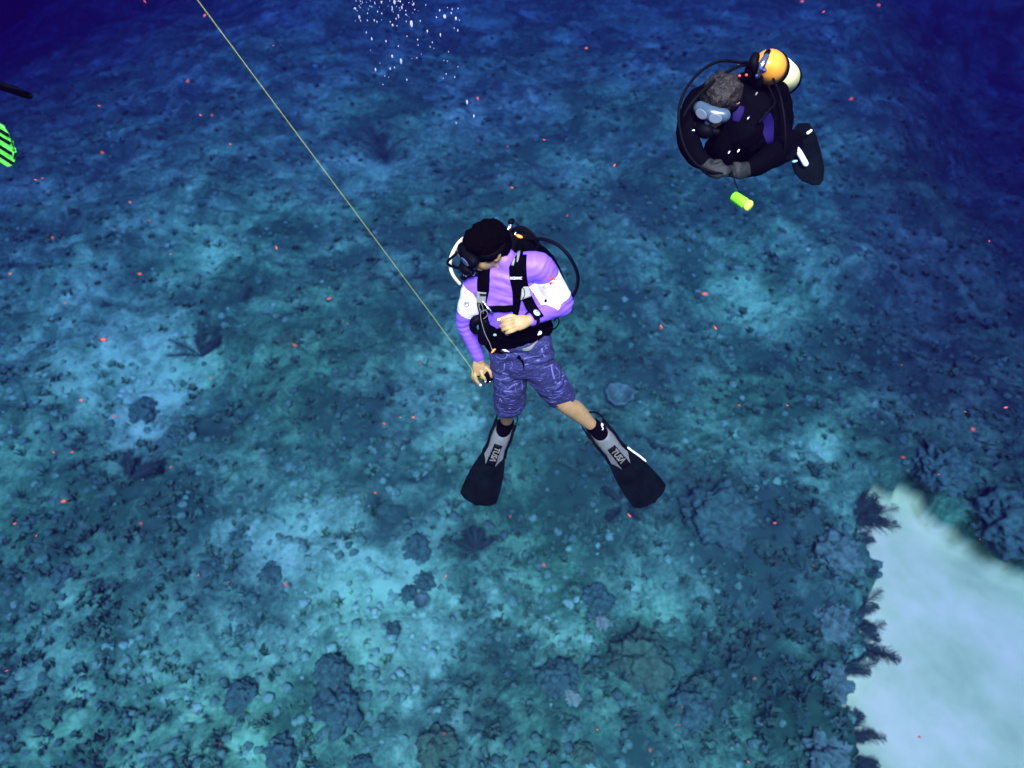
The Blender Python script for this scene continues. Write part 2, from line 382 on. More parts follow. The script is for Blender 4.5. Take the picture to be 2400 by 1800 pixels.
heads = [  # photo px, py, radius px, kind, label
 (123, 1319, 24, 'd', 'dark round coral head alone near the left edge of the reef'),
 (620, 1314, 28, 'd', 'dark round coral head at the rim of the pale patch left of the fins'),
 (477, 1308, 24, 'd', 'small dim coral head left of the darker round one'),
 (972, 1256, 34, 'd', 'dark coral head closest to the left swim fin'),
 (947, 1361, 22, 'd', 'upper of two small dark discs on the bright patch'),
 (911, 1455, 24, 'd', 'dark coral disc in the middle of the brightest rubble patch'),
 (989, 1330, 24, 'd', 'dark oval coral head right above the ring shaped one'),
 (553, 1616, 36, 'd', 'dark pear shaped coral head in the lower left reef'),
 (781, 1648, 52, 'd', 'wide dark coral mound low in the lower left reef'),
 (645, 1750, 34, 'd', 'dark coral head at the bottom edge left of the fins'),
 (835, 1775, 22, 'd', 'small blue dark coral block at the bottom edge'),
 (770, 1558, 40, 'd', 'broad dim coral head above the wide dark mound'),
 (387, 1012, 30, 'd', 'dark coral head beside the far left pale patch'),
 (311, 927, 34, 'd', 'dim coral head at the top of the far left pale patch'),
 (1690, 1200, 76, 'd', 'very large dark round coral mound right of the right swim fin'),
 (1312, 1576, 46, 'd', 'dark smooth coral mound below the diver near the bottom'),
 (1403, 1384, 38, 'd', 'dark coral head just above the pale sponge cluster'),
 (1627, 1640, 50, 'd', 'dark hollow looking coral mound beside the green one'),
 (1511, 1530, 66, 'g', 'large green coral mound in the lower right reef'),
 (1023, 1742, 44, 'g', 'dull green coral mound at the bottom edge below the diver'),
 (1374, 1752, 26, 'g', 'small yellow green coral clump at the bottom edge'),
 (680, 795, 26, 'g', 'green coral head among the soft corals left of the diver'),
 (1417, 1436, 15, 'p', 'pale lilac sponge cluster below the dark head'),
 (1342, 1620, 17, 'p', 'pale lump at the foot of the dark smooth mound'),
 (1960, 1300, 52, 'G', 'round grey coral head standing on the rim of the sand'),
 (1960, 1440, 46, 'G', 'grey coral head at the sand rim among sea plumes'),
 (1955, 1600, 34, 'G', 'grey lobed coral at the sand rim near the bottom'),
 (1945, 1760, 44, 'G', 'lowest grey coral head on the sand rim'),
 (2170, 1150, 50, 'r', 'round coral lump on the far side of the sand'),
 (2340, 1270, 66, 'r', 'large coral lump on the far side of the sand at the frame edge'),
]
for k, (px, py, rp, kd, lb) in enumerate(heads):
    z0 = -0.6 if kd == 'r' else 0.3
    g = G(px, py, z0); d = (g - cam.location).length; rad = rp / F * d * 0.97
    base = hz_at(g.x, g.y)
    m_ = {'d': m_dark, 'g': m_green, 'p': m_pale, 'G': m_grey, 'r': m_dark}[kd]
    rz_ = rad * (0.75 if kd != 'p' else 0.9)
    zz = max(base, z0 - 0.35) if kd in 'Gr' else base
    o = dome('sponge' if kd == 'p' else 'coral_head', (g.x, g.y, zz - rz_ * (0.12 if kd != 'p' else -.05)), rad, rz_, m_, k + 1.3, {'d': .20, 'g': .22, 'p': .32, 'G': .24, 'r': .22}[kd])
    tag(o, lb, 'sponge' if kd == 'p' else 'coral', 'coral heads and sponges on the reef')
def barrel(px, py, rp, label):
    g = G(px, py, 0.3); rad = rp / F * (g - cam.location).length; base = hz_at(g.x, g.y)
    prof = [(0.55, -0.2), (0.75, 0.3), (0.95, 0.8), (1.0, 1.0), (0.86, 1.04), (0.74, 0.95), (0.6, 0.5), (0.3, 0.25), (0.02, 0.2)]
    V, Fc = [], []; k = 40
    for i, (r_, z_) in enumerate(prof):
        for j in range(k):
            a = 2 * math.pi * j / k; w_ = 1 + 0.07 * math.sin(a * 9) + 0.06 * math.sin(a * 3 + 1)
            V.append((r_ * rad * w_ * math.cos(a), r_ * rad * w_ * math.sin(a), z_ * rad * 0.9))
    for i in range(len(prof) - 1):
        for j in range(k): Fc.append((i * k + j, i * k + (j + 1) % k, (i + 1) * k + (j + 1) % k, (i + 1) * k + j))
    o = mesh_obj('barrel_sponge', V, Fc, m_grey); o.location = (g.x, g.y, base)
    tag(o, label, 'sponge', 'barrel sponges on the reef')
barrel(1452, 925, 34, 'ring shaped barrel sponge with a dark hollow right of the shorts')
barrel(981, 1384, 19, 'small ring shaped barrel sponge on the bright rubble patch')
m_plume = mat('plume_coral', (0.024, 0.070, 0.032), 0.9, noise=0.4, scale=5)
def plume(px, py, size_px, lean, label, stems=12, z0=0.2, spread=0.55):
    g = G(px, py, z0); L = size_px * 1.25 / F * (g - cam.location).length; r = random.Random(int(px * 3 + py))
    root = empty('sea_plume', g, label, 'sea plume', 'sea plumes on the reef')
    ld = Vector((math.cos(R(lean)), math.sin(R(lean)), 0))
    for s in range(stems):
        a = r.gauss(0, spread); d = Vector((ld.x * math.cos(a) - ld.y * math.sin(a), ld.x * math.sin(a) + ld.y * math.cos(a), 0))
        el = r.uniform(0.15, 0.8); l_ = L * r.uniform(0.55, 1.1); V, Fc = [], []
        pts = []
        for i in range(9):
            t = i / 8; pts.append(d * l_ * t + Vector((0, 0, el * l_ * (t - 0.35 * t * t))) + Vector((0, 0, -0.06)))
        v, f = tube_arr(pts, [0.016 * (1 - .6 * i / 8) for i in range(9)], 5); V += v; Fc += f
        sd_ = d.cross(Vector((0, 0, 1)))
        for i in range(26):
            t = 0.15 + 0.83 * i / 26; q = t * 8; i0 = min(7, int(q)); p = pts[i0].lerp(pts[i0 + 1], q - i0)
            for sg in (-1, 1):
                ln = l_ * 0.24 * math.sin(math.pi * (0.12 + 0.80 * t)) * r.uniform(.7, 1.2)
                e = p + (sd_ * sg * .8 + d * .7 + Vector((0, 0, r.uniform(-.2, .5)))) * ln
                v, f = tube_arr([p, p.lerp(e, .5) + Vector((0, 0, ln * .1)), e], [0.007, 0.006, 0.003], 3)
                o_ = len(V); V += v; Fc += [tuple(x + o_ for x in ff) for ff in f]
        mesh_obj('branch', [tuple(x) for x in V], Fc, m_plume, root)
for a in [(1985, 1200, 62, 30, 'upper sea plume leaning over the sand rim', 14, -0.1, .4), (1990, 1228, 76, 2, 'long sea plume reaching furthest out over the upper sand', 8, -0.1, .28),
          (1975, 1390, 62, 25, 'sea plume fanned out on the sand rim above the middle', 9, -0.1, .6), (1990, 1440, 60, -8, 'bushy sea plume at the middle of the sand rim', 11, -0.1, .8),
          (1985, 1500, 78, -14, 'sea plume with one long branch low over the sand', 7, -0.1, .35), (1975, 1725, 56, 10, 'sea plume at the bottom of the sand rim', 8, -0.1, .6),
          (1965, 1775, 62, -25, 'lowest sea plume cut by the bottom edge', 8, -0.1, .6), (1985, 1290, 58, 35, 'small sea plume between the grey heads of the sand rim', 10, -0.1, .8), (1960, 1570, 56, 12, 'sea plume below the long low branch on the sand rim', 9, -0.1, .7), (1985, 1345, 50, -30, 'sea plume hanging over a notch in the sand rim', 9, -0.1, .7),
          (560, 745, 62, 140, 'dark sea plume on the reef left of the diver', 9, .1, .9),
          (470, 830, 60, 110, 'sea plume standing between pale patches at the left', 9, .1, .9), (300, 1120, 60, 60, 'dark sea plume in the left of the reef', 9, .1, 1.2),
          (1115, 1290, 46, 80, 'small dark sea plume between the swim fins', 9, .1, 1.0), (1460, 1180, 60, 40, 'sea plume below the right swim fin', 9, .1, 1.2),
          (900, 360, 60, 90, 'faint sea plume far off above the diver', 9, .1, 1.1), (1850, 1130, 56, 60, 'dark sea plume beside the pale spot on the right', 9, .1, 1.2)]:
    plume(*a)
# ---------------------------------------------------------------- divers: modelling helpers
from mathutils.bvhtree import BVHTree
def catmull(pts, n_=6, closed=False):
    pts = [Vector(p) for p in pts]; out = []
    m = len(pts)
    for i in range(m if closed else m - 1):
        if closed: p0, p1, p2, p3 = pts[i - 1], pts[i], pts[(i + 1) % m], pts[(i + 2) % m]
        else: p0, p1, p2, p3 = pts[max(i - 1, 0)], pts[i], pts[i + 1], pts[min(i + 2, m - 1)]
        for k in range(n_):
            t = k / n_
            out.append(0.5 * ((2 * p1) + (p2 - p0) * t + (2 * p0 - 5 * p1 + 4 * p2 - p3) * t * t + (3 * p1 - p0 - 3 * p2 + p3) * t ** 3))
    if not closed: out.append(pts[-1])
    return out
def hose(name, pts, r, m, parent, k=10, n_=6):
    c = catmull(pts, n_); v, f = tube_arr(c, [r] * len(c), k)
    o = mesh_obj(name, [tuple(x) for x in v], f, m); return adopt(o, parent) if parent else o
class Blob:
    """tapered tubes and ellipsoids, fused into one continuous skin"""
    def __init__(s): s.V = []; s.F = []
    def tube(s, pts, rad, ref=None, k=20, n_=5):
        """rad: per point r or (r_along_ref, r_across)"""
        P_ = [Vector(p) for p in pts]; rr_ = [(r, r) if not isinstance(r, (tuple, list)) else r for r in rad]
        both = catmull(P_, n_); ra = catmull([Vector((a, b, 0)) for a, b in rr_], n_)
        n0 = len(both); base = len(s.V); rings = []
        t0 = (both[1] - both[0]).normalized(); t1 = (both[-1] - both[-2]).normalized()
        seq = []
        for q in (0.97, 0.8, 0.45): seq.append((both[0] - t0 * q * min(ra[0].x, ra[0].y), ra[0] * math.sqrt(1 - q * q), t0))
        for i in range(n0):
            t = (both[min(i + 1, n0 - 1)] - both[max(i - 1, 0)]).normalized(); seq.append((both[i], ra[i], t))
        for q in (0.45, 0.8, 0.97): seq.append((both[-1] + t1 * q * min(ra[-1].x, ra[-1].y), ra[-1] * math.sqrt(1 - q * q), t1))
        up = Vector(ref) if ref is not None else seq[0][2].orthogonal()
        for c, r, t in seq:
            u = up - t * up.dot(t); u.normalize(); w_ = t.cross(u)
            if ref is None: up = u
            for j in range(k):
                a = 2 * math.pi * j / k; s.V.append(c + u * math.cos(a) * r.x + w_ * math.sin(a) * r.y)
        m = len(seq)
        for i in range(m - 1):
            for j in range(k): s.F.append((base + i * k + j, base + i * k + (j + 1) % k, base + (i + 1) * k + (j + 1) % k, base + (i + 1) * k + j))
        s.F.append(tuple(base + j for j in range(k))[::-1]); s.F.append(tuple(base + (m - 1) * k + j for j in range(k)))
        return s
    def ball(s, c, r, frame=None):
        """ellipsoid, r = (a, b, c) along the three columns of frame"""
        if not isinstance(r, (tuple, list)): r = (r, r, r)
        fr = frame or Matrix.Identity(3); base = len(s.V); c = Vector(c); nu, nv = 20, 12
        s.V.append(c + fr @ Vector((0, 0, r[2])))
        for i in range(1, nv):
            th = math.pi * i / nv
            for j in range(nu):
                ph = 2 * math.pi * j / nu
                s.V.append(c + fr @ Vector((r[0] * math.sin(th) * math.cos(ph), r[1] * math.sin(th) * math.sin(ph), r[2] * math.cos(th))))
        s.V.append(c + fr @ Vector((0, 0, -r[2]))); e = len(s.V) - 1
        for j in range(nu): s.F.append((base, base + 1 + j, base + 1 + (j + 1) % nu)); 
        for i in range(nv - 2):
            for j in range(nu):
                a = base + 1 + i * nu; s.F.append((a + j, a + nu + j, a + nu + (j + 1) % nu, a + (j + 1) % nu))
        a = base + 1 + (nv - 2) * nu
        for j in range(nu): s.F.append((e, a + (j + 1) % nu, a + j))
        return s
    def make(s, name, m, parent, voxel=0.006, smooth=4, wrinkle=None):
        o = mesh_obj(name, [tuple(v) for v in s.V], s.F, m)
        md = o.modifiers.new('fuse', 'REMESH'); md.mode = 'VOXEL'; md.voxel_size = voxel
        if smooth:
            ms = o.modifiers.new('soft', 'SMOOTH'); ms.factor = 0.5; ms.iterations = smooth
        bpy.context.view_layer.update()
        me2 = bpy.data.meshes.new_from_object(o.evaluated_get(bpy.context.evaluated_depsgraph_get()))
        o.modifiers.clear(); old = o.data; o.data = me2; bpy.data.meshes.remove(old); me2.name = name
        if not me2.materials: me2.materials.append(m)
        if wrinkle:
            nr = [v.normal.copy() for v in me2.vertices]
            for v, nn in zip(me2.vertices, nr): v.co += nn * wrinkle(v.co)
            me2.update()
        me2.polygons.foreach_set('use_smooth', np.ones(len(me2.polygons), dtype=bool))
        if parent: adopt(o, parent)
        return o
def bvh_of(*objs):
    V, Fc = [], []
    for o in objs:
        b = len(V); V += [v.co.copy() for v in o.data.vertices]; Fc += [tuple(b + i for i in p.vertices) for p in o.data.polygons]
    return BVHTree.FromPolygons(V, Fc)
def surf(bvh, px, py, off=0.004, dflt=3.6):
    """point on a body's surface at the given place, with its outward normal"""
    h, nn, i, d = bvh.ray_cast(cam.location, ray(px, py))
    if h is None: h, nn, i, d = bvh.find_nearest(P(px, py, dflt))
    if nn.dot(ray(px, py)) > 0: nn = -nn
    return h + nn * off, nn
def slab(pts, nrm, width, thick, side=None):
    """flat strap through pts; width may vary per point"""
    n_ = len(pts); V, Fc = [], []
    if not isinstance(width, (list, tuple)): width = [width] * n_
    for i, p in enumerate(pts):
        t = (pts[min(i + 1, n_ - 1)] - pts[max(i - 1, 0)]).normalized(); nn = nrm[i] - t * nrm[i].dot(t); nn.normalize()
        s = t.cross(nn) * width[i] / 2; h = nn * thick / 2; b = h * .4
        V += [p - s - b, p - s * .93 - h, p + s * .93 - h, p + s - b, p + s + b, p + s * .93 + h, p - s * .93 + h, p - s + b]
    for i in range(n_ - 1):
        for j in range(8): Fc.append((i * 8 + j, i * 8 + (j + 1) % 8, i * 8 + 8 + (j + 1) % 8, i * 8 + 8 + j))
    Fc.append(tuple(range(8))[::-1]); Fc.append(tuple((n_ - 1) * 8 + j for j in range(8)))
    return V, Fc
def strap(name, bvh, pxs, width, thick, off, m, parent, n_=5, dflt=3.6):
    cc = catmull([Vector((a, b, 0)) for a, b in pxs], n_); pp, nn = [], []
    for c in cc:
        p, q = surf(bvh, c.x, c.y, off, dflt); pp.append(p); nn.append(q)
    for _ in range(3):
        pp = [pp[0]] + [(pp[i - 1] + pp[i] * 2 + pp[i + 1]) / 4 for i in range(1, len(pp) - 1)] + [pp[-1]]
        nn = [nn[0]] + [(nn[i - 1] + nn[i] * 2 + nn[i + 1]).normalized() for i in range(1, len(nn) - 1)] + [nn[-1]]
    if isinstance(width, (list, tuple)):
        k = len(width) - 1; width = [width[min(k - 1, int(i / (len(pp) - 1) * k))] * (1 - (i / (len(pp) - 1) * k - min(k - 1, int(i / (len(pp) - 1) * k)))) + width[min(k, min(k - 1, int(i / (len(pp) - 1) * k)) + 1)] * (i / (len(pp) - 1) * k - min(k - 1, int(i / (len(pp) - 1) * k))) for i in range(len(pp))]
    V, Fc = slab(pp, nn, width, thick)
    return adopt(mesh_obj(name, [tuple(v) for v in V], Fc, m), parent)
def prism(name, c, fr, outline, thick, m, parent, bevel=0.15):
    """bevelled plate: outline in metres in the (x, y) plane of frame fr, thick along z"""
    n_ = len(outline); V, Fc = [], []
    cx = sum(a for a, b in outline) / n_; cy_ = sum(b for a, b in outline) / n_
    for z, s in ((0, .96), (thick * .2, 1), (thick * .75, 1), (thick, 1 - bevel)):
        for a, b in outline: V.append(c + fr @ Vector((cx + (a - cx) * s, cy_ + (b - cy_) * s, z)))
    for i in range(3):
        for j in range(n_): Fc.append((i * n_ + j, i * n_ + (j + 1) % n_, (i + 1) * n_ + (j + 1) % n_, (i + 1) * n_ + j))
    Fc.append(tuple(range(n_))[::-1]); Fc.append(tuple(3 * n_ + j for j in range(n_)))
    o = mesh_obj(name, [tuple(v) for v in V], Fc, m, smooth=False)
    return adopt(o, parent) if parent else o
def frame(nrm, xdir):
    z = Vector(nrm).normalized(); x = Vector(xdir); x = (x - z * x.dot(z)).normalized(); y = z.cross(x)
    return Matrix((x, y, z)).transposed()
def ell(a, b, n_=20): return [(a * math.cos(2 * math.pi * i / n_), b * math.sin(2 * math.pi * i / n_)) for i in range(n_)]
def lettering(name, text, c, fr, size, m, parent, thick=0.0012, aspect=1.0, shear=0.0):
    cu = bpy.data.curves.new(name, 'FONT'); cu.body = text; cu.size = size; cu.extrude = thick; cu.align_x = 'CENTER'; cu.align_y = 'CENTER'
    cu.shear = shear; cu.offset = size * 0.018; cu.resolution_u = 3
    t = bpy.data.objects.new(name, cu); C.objects.link(t); bpy.context.view_layer.update()
    me_ = bpy.data.meshes.new_from_object(t.evaluated_get(bpy.context.evaluated_depsgraph_get()))
    bpy.data.objects.remove(t); bpy.data.curves.remove(cu)
    for v in me_.vertices: v.co = c + fr @ Vector((v.co.x * aspect, v.co.y, v.co.z))
    me_.materials.clear(); me_.materials.append(m); me_.update(); me_.name = name
    o = bpy.data.objects.new(name, me_); C.objects.link(o)
    return adopt(o, parent)
CR = M_CAM.to_3x3()
def cv(x, y, z): return CR @ Vector((x, y, z))           # direction given as photo right, photo up, toward the lens
def finger(B, pts, r): B.tube(pts, r, k=10, n_=4)

m_skin = mat('skin', (0.42, 0.265, 0.095), 0.55, noise=0.12, scale=25, bump=0.25, bscale=160)
m_black = mat('black_nylon', (0.0008, 0.0008, 0.0014), 0.9, spec=.02, noise=0.4, scale=30, bump=0.4, bscale=220)
m_rubber = mat('black_rubber', (0.0012, 0.0014, 0.0024), 0.6, spec=.06, bump=0.15, bscale=120)
m_hair = mat('black_hair', (0.0008, 0.0006, 0.0006), 0.9, spec=.02, bump=0.8, bscale=130)
m_chrome = mat('chrome', (0.75, 0.76, 0.78), 0.22, metal=1.0, bump=0.2, bscale=90)
m_grey = mat('grey_plastic', (0.17, 0.18, 0.13), 0.4, noise=0.15, scale=60)
m_white = mat('white_print', (0.82, 0.82, 0.84), 0.6)
m_orange = mat('orange_plastic', (0.85, 0.30, 0.03), 0.4)
m_yellowh = mat('yellow_hose', (0.80, 0.76, 0.40), 0.4)
m_glass = mat('mask_glass', (0.10, 0.14, 0.20), 0.06, spec=0.8)
m_nail = mat('nail', (0.75, 0.55, 0.45), 0.35)
m_clear = mat('watch_face', (0.62, 0.68, 0.80), 0.15, spec=0.8)
# ---------------------------------------------------------------- the diver in the middle
dv = empty('person', P(1205, 1010, 4.5), 'diver in a purple and white rash guard and patterned shorts holding a reel', 'diver')
sl_, sr_ = P(1122, 664, 3.56), P(1262, 625, 3.46)           # shoulder joints (photo left, photo right)
neck = P(1192, 634, 3.50); chest = P(1192, 700, 3.62); belly = P(1207, 765, 3.74); pelv = P(1222, 825, 3.86)
W_ = (sr_ - sl_).normalized(); U_ = (neck - pelv).normalized(); N_ = W_.cross(U_).normalized()
if N_.dot(cv(0, 0, 1)) < 0: N_ = -N_
el_l, wr_l = P(1090, 752, 3.74), P(1124, 842, 3.88)
el_r, wr_r = P(1322, 712, 3.66), P(1238, 752, 3.47)
hip_l, hip_r = P(1190, 850, 3.92), P(1250, 845, 3.88)
kn_l, an_l = P(1190, 952, 4.22), P(1187, 990, 4.58)
kn_r, an_r = P(1322, 944, 4.14), P(1396, 1003, 4.46)
hc = P(1140, 578, 3.40)                                       # head
Hf = cv(-0.86, -0.50, 0.12).normalized(); Hu = cv(-0.02, 0.62, 0.78); Hu = (Hu - Hf * Hu.dot(Hf)).normalized(); Hs = Hu.cross(Hf)
HF = Matrix((Hf, Hs, Hu)).transposed()                        # forward, side, up
def hp(f, s, u): return hc + HF @ Vector((f, s, u))
B = Blob()
B.ball(hp(-0.012, 0, 0.018), (0.097, 0.077, 0.098), HF)
B.ball(hp(0.025, 0, -0.055), (0.060, 0.058, 0.062), HF)
B.ball(hp(0.052, 0, -0.088), (0.034, 0.034, 0.024), HF)       # chin
B.tube([hp(0.088, 0, 0.005), hp(0.104, 0, -0.022), hp(0.088, 0, -0.034)], [0.009, 0.013, 0.011], k=10)   # nose
B.tube([hp(0.074, -0.02, -0.062), hp(0.082, 0, -0.060), hp(0.074, 0.02, -0.062)], [0.006, 0.008, 0.006], k=8)   # lips
for s in (-1, 1):
    B.tube([hp(-0.005, 0.079 * s, 0.022), hp(-0.022, 0.088 * s, 0.008), hp(-0.012, 0.084 * s, -0.022), hp(0.0, 0.077 * s, -0.028)], [0.008, 0.010, 0.008, 0.006], k=8)  # ears
    B.ball(hp(0.074, 0.030 * s, 0.012), (0.016, 0.018, 0.012), HF)
B.tube([hp(-0.03, 0, -0.03), neck + N_ * 0.0, chest], [0.060, 0.062, 0.09])
B.tube([neck - U_ * .04, chest, belly, pelv], [(.14, .085), (.165, .105), (.145, .095), (.15, .10)], ref=W_)
for sh, el, wr in ((sl_, el_l, wr_l), (sr_, el_r, wr_r)):
    B.tube([sh + (chest - sh) * .2, sh, sh.lerp(el, .5), el, el.lerp(wr, .3), wr], [.042, .046, .042, .036, .038, .026])
for hip, kn, an in ((hip_l, kn_l, an_l), (hip_r, kn_r, an_r)):
    cf = kn.lerp(an, .35) - N_ * 0.012
    B.tube([hip, hip.lerp(kn, .5), kn, cf, kn.lerp(an, .75), an], [.082, .072, .053, .056, .040, .036])
# hand on the photo's left, fingers round the reel
def hpx(x, y, d): return P(1020 + x / 4.1475, 500 + y / 4.1475, d)
B.tube([wr_l, hpx(425, 1480, 3.90), hpx(445, 1545, 3.93)], [(.026, .021), (.036, .018), (.042, .018)], ref=cv(1, .1, 0), k=16)
finger(B, [hpx(375, 1520, 3.94), hpx(365, 1585, 3.97), hpx(385, 1625, 4.00), hpx(420, 1640, 4.01)], [.010, .009, .008, .007])      # little
finger(B, [hpx(395, 1520, 3.92), hpx(388, 1590, 3.93), hpx(412, 1640, 3.95), hpx(440, 1668, 3.97)], [.012, .0105, .0095, .0075])    # ring
finger(B, [hpx(445, 1520, 3.91), hpx(458, 1570, 3.905), hpx(480, 1608, 3.915), hpx(488, 1632, 3.94)], [.012, .0105, .0095, .008])  # middle
finger(B, [hpx(490, 1500, 3.91), hpx(528, 1535, 3.915), hpx(545, 1575, 3.93), hpx(542, 1600, 3.96)], [.012, .0105, .0095, .008])   # index
finger(B, [hpx(470, 1470, 3.91), hpx(535, 1520, 3.96), hpx(552, 1590, 4.0), hpx(535, 1628, 4.02)], [.013, .012, .011, .009])       # thumb
# hand on the photo's right, loosely closed in front of the belt
B.tube([wr_r, hpx(850, 1055, 3.455), hpx(795, 1068, 3.45)], [(.026, .021), (.035, .019), (.038, .018)], ref=cv(-.15, 1, 0), k=16)
for (a, b, c_, d_, r0) in (((775, 1022), (705, 1036), (648, 1052), (655, 1072), .0098), ((770, 1058), (700, 1078), (640, 1096), (648, 1112), .0098),
                           ((775, 1096), (712, 1117), (658, 1134), (668, 1148), .0095), ((790, 1128), (740, 1150), (692, 1166), (702, 1178), .0085)):
    finger(B, [hpx(*a, 3.44), hpx(*b, 3.425), hpx(*c_, 3.45), hpx(*d_, 3.475)], [r0, r0 * .95, r0 * .85, r0 * .75])
finger(B, [hpx(820, 1030, 3.45), hpx(745, 996, 3.445), hpx(680, 1010, 3.44), hpx(612, 1032, 3.45)], [.011, .0105, .009, .0075])
body = B.make('body', m_skin, dv, voxel=0.003, smooth=2)
for q, (a, b_) in enumerate((((440, 1668, 3.965), (.5, -1)), ((487, 1630, 3.93), (.2, -1)), ((618, 1036, 3.442), (-1, -.2)), ((536, 1625, 4.01), (-.3, -1)))):
    c = hpx(*a) ; n_ = cv(0, .1, 1)
    prism('nail', c + n_ * .005, frame(n_, cv(b_[0], b_[1], 0)), [(x + .000, y) for x, y in ell(.008, .0055, 10)], .003, m_nail, body)

# rash guard ------------------------------------------------------
m_rash = bpy.data.materials.new('rash_guard_cloth'); m_rash.use_nodes = True
n = m_rash.node_tree.nodes; l = m_rash.node_tree.links; b = n['Principled BSDF']; b.inputs['Roughness'].default_value = 0.5
b.inputs['Specular IOR Level'].default_value = 0.3
at_ = node(n, 'ShaderNodeAttribute', attribute_name='band'); gt = n.new('ShaderNodeMath'); gt.operation = 'GREATER_THAN'; gt.inputs[1].default_value = 0
l.new(at_.outputs['Fac'], gt.inputs[0]); mxr = n.new('ShaderNodeMix'); mxr.data_type = 'RGBA'
mxr.inputs[6].default_value = (0.23, 0.105, 0.78, 1); mxr.inputs[7].default_value = (0.86, 0.83, 0.88, 1)
l.new(gt.outputs[0], mxr.inputs[0]); l.new(mxr.outputs[2], b.inputs['Base Color'])
tn = n.new('ShaderNodeTexNoise'); tn.inputs['Scale'].default_value = 300; bpn = n.new('ShaderNodeBump'); bpn.inputs['Strength'].default_value = .15; bpn.inputs['Distance'].default_value = .002
tcn = n.new('ShaderNodeTexCoord'); l.new(tcn.outputs['Object'], tn.inputs['Vector']); l.new(tn.outputs[0], bpn.inputs['Height']); l.new(bpn.outputs[0], b.inputs['Normal'])
G_ = Blob()
G_.tube([neck + U_ * .045 + (hc - neck) * .12, neck, neck - U_ * .05], [.060, .072, .085], k=24)
G_.tube([neck - U_ * .035, chest, belly, pelv + U_ * .03], [(.150, .092), (.178, .116), (.156, .106), (.146, .098)], ref=W_, k=32)
G_.ball(chest + W_ * .07 + U_ * .03 + N_ * .025, .085); G_.ball(chest - W_ * .07 + U_ * .03 + N_ * .025, .085)
for sh, el, wr in ((sl_, el_l, wr_l), (sr_, el_r, wr_r)):
    wt = el.lerp(wr, .93)
    G_.tube([neck.lerp(sh, .4), sh, sh.lerp(el, .45), el, el.lerp(wr, .35), wt], [.078, .070, .067, .049, .045, .032], k=24)
def wr_fn(co):
    a = mnoise.noise(Vector((co.x * 9, co.y * 9, co.z * 30 + 6 * mnoise.noise(co * 5)))) * .0030
    rel = co - chest; side = 1 if rel.dot(W_) > 0 else -1
    a += 0.0042 * max(0, 1 - abs(rel.dot(W_)) / .14) * math.sin(rel.dot(U_) * 95 + side * rel.dot(W_) * 55 + 3 * mnoise.noise(co * 14)) * (0.6 + .6 * mnoise.noise(co * 10))
    for el, k in ((el_l, 60), (el_r, 60)):
        d = (co - el).length
        if d < .11: a += .0034 * (1 - d / .11) * math.sin((co - el).dot(U_) * 190 + 4 * mnoise.noise(co * 12))
    return a
shirt = G_.make('rash_guard', m_rash, dv, voxel=0.005, smooth=6, wrinkle=wr_fn)
co = np.empty(len(shirt.data.vertices) * 3, np.float32); shirt.data.vertices.foreach_get('co', co); co = co.reshape(-1, 3)
def seg_t(p, a, b_):
    a = np.array(a); d = np.array(b_) - a; t = (p - a) @ d / (d @ d)
    return t, np.linalg.norm(p - a - np.clip(t, 0, 1)[:, None] * d, axis=1)
tl, dl = seg_t(co, sl_, el_l); tr, dr = seg_t(co, sr_, el_r); ft, fd = seg_t(co, chest + U_ * .1, pelv)
band = np.full(len(co), -1.0)
cl = (co - np.array(chest)) @ np.array(W_)
band = np.where((dl < .085) & (cl < -.12), np.minimum(tl - .06, .74 - tl), band)
bd = ((el_r - sr_).normalized() * .55 - U_ * .45).normalized(); tb = ((co - np.array(sr_)) @ np.array(bd)) / (el_r - sr_).dot(bd)
band = np.where((dr < .10) & (cl > .085), np.minimum(tb - .20, .80 - tb), band)
at = shirt.data.attributes.new('band', 'FLOAT', 'POINT'); at.data.foreach_set('value', band.astype(np.float32))
bv = bvh_of(shirt)
# marks on the sleeves
def spiral(px, py, r):
    pts = []
    for i in range(26):
        a = 0.6 + i * 0.36; q = r * (1 - .62 * i / 26); p, nn = surf(bv, px + q * math.cos(a) * 1.0, py - q * math.sin(a), .001); pts.append(p)
    v, f = tube_arr(pts, [.0016] * 26, 5); o = mesh_obj('sleeve_mark', [tuple(x) for x in v], f, m_rubber); adopt(o, shirt)
spiral(1094, 714, 7.2)
m_red = mat('red_print', (0.75, 0.06, 0.05), 0.5)
for tri in (((1286, 654), (1296, 647), (1302, 656)), ((1286, 661), (1297, 661), (1290, 668))):
    V = [];
    for off in (.0012, .0022): V += [surf(bv, a, b_, off)[0] for a, b_ in tri]
    adopt(mesh_obj('sleeve_flag', [tuple(v) for v in V], [(0, 2, 1), (3, 4, 5), (0, 1, 4, 3), (1, 2, 5, 4), (2, 0, 3, 5)], m_red, smooth=False), shirt)
for i, (a, b_) in enumerate(((1272, 671), (1277, 673), (1274, 667))):
    p, nn = surf(bv, a, b_, .001); p2, _ = surf(bv, a + 3, b_ + 4, .001)
    v, f = tube_arr([p, p2], [.0009, .0009], 4); adopt(mesh_obj('sleeve_print', [tuple(x) for x in v], f, m_rubber), shirt)
p, nn = surf(bv, 1256, 738, .001); prism('forearm_patch', p, frame(nn, cv(1, .2, 0)), ell(.017, .012), .002, m_white, shirt)
p, nn = surf(bv, 1255, 738, .0035); prism('patch_print', p, frame(nn, cv(1, -.5, 0)), ell(.007, .0025, 10), .001, m_red, shirt)

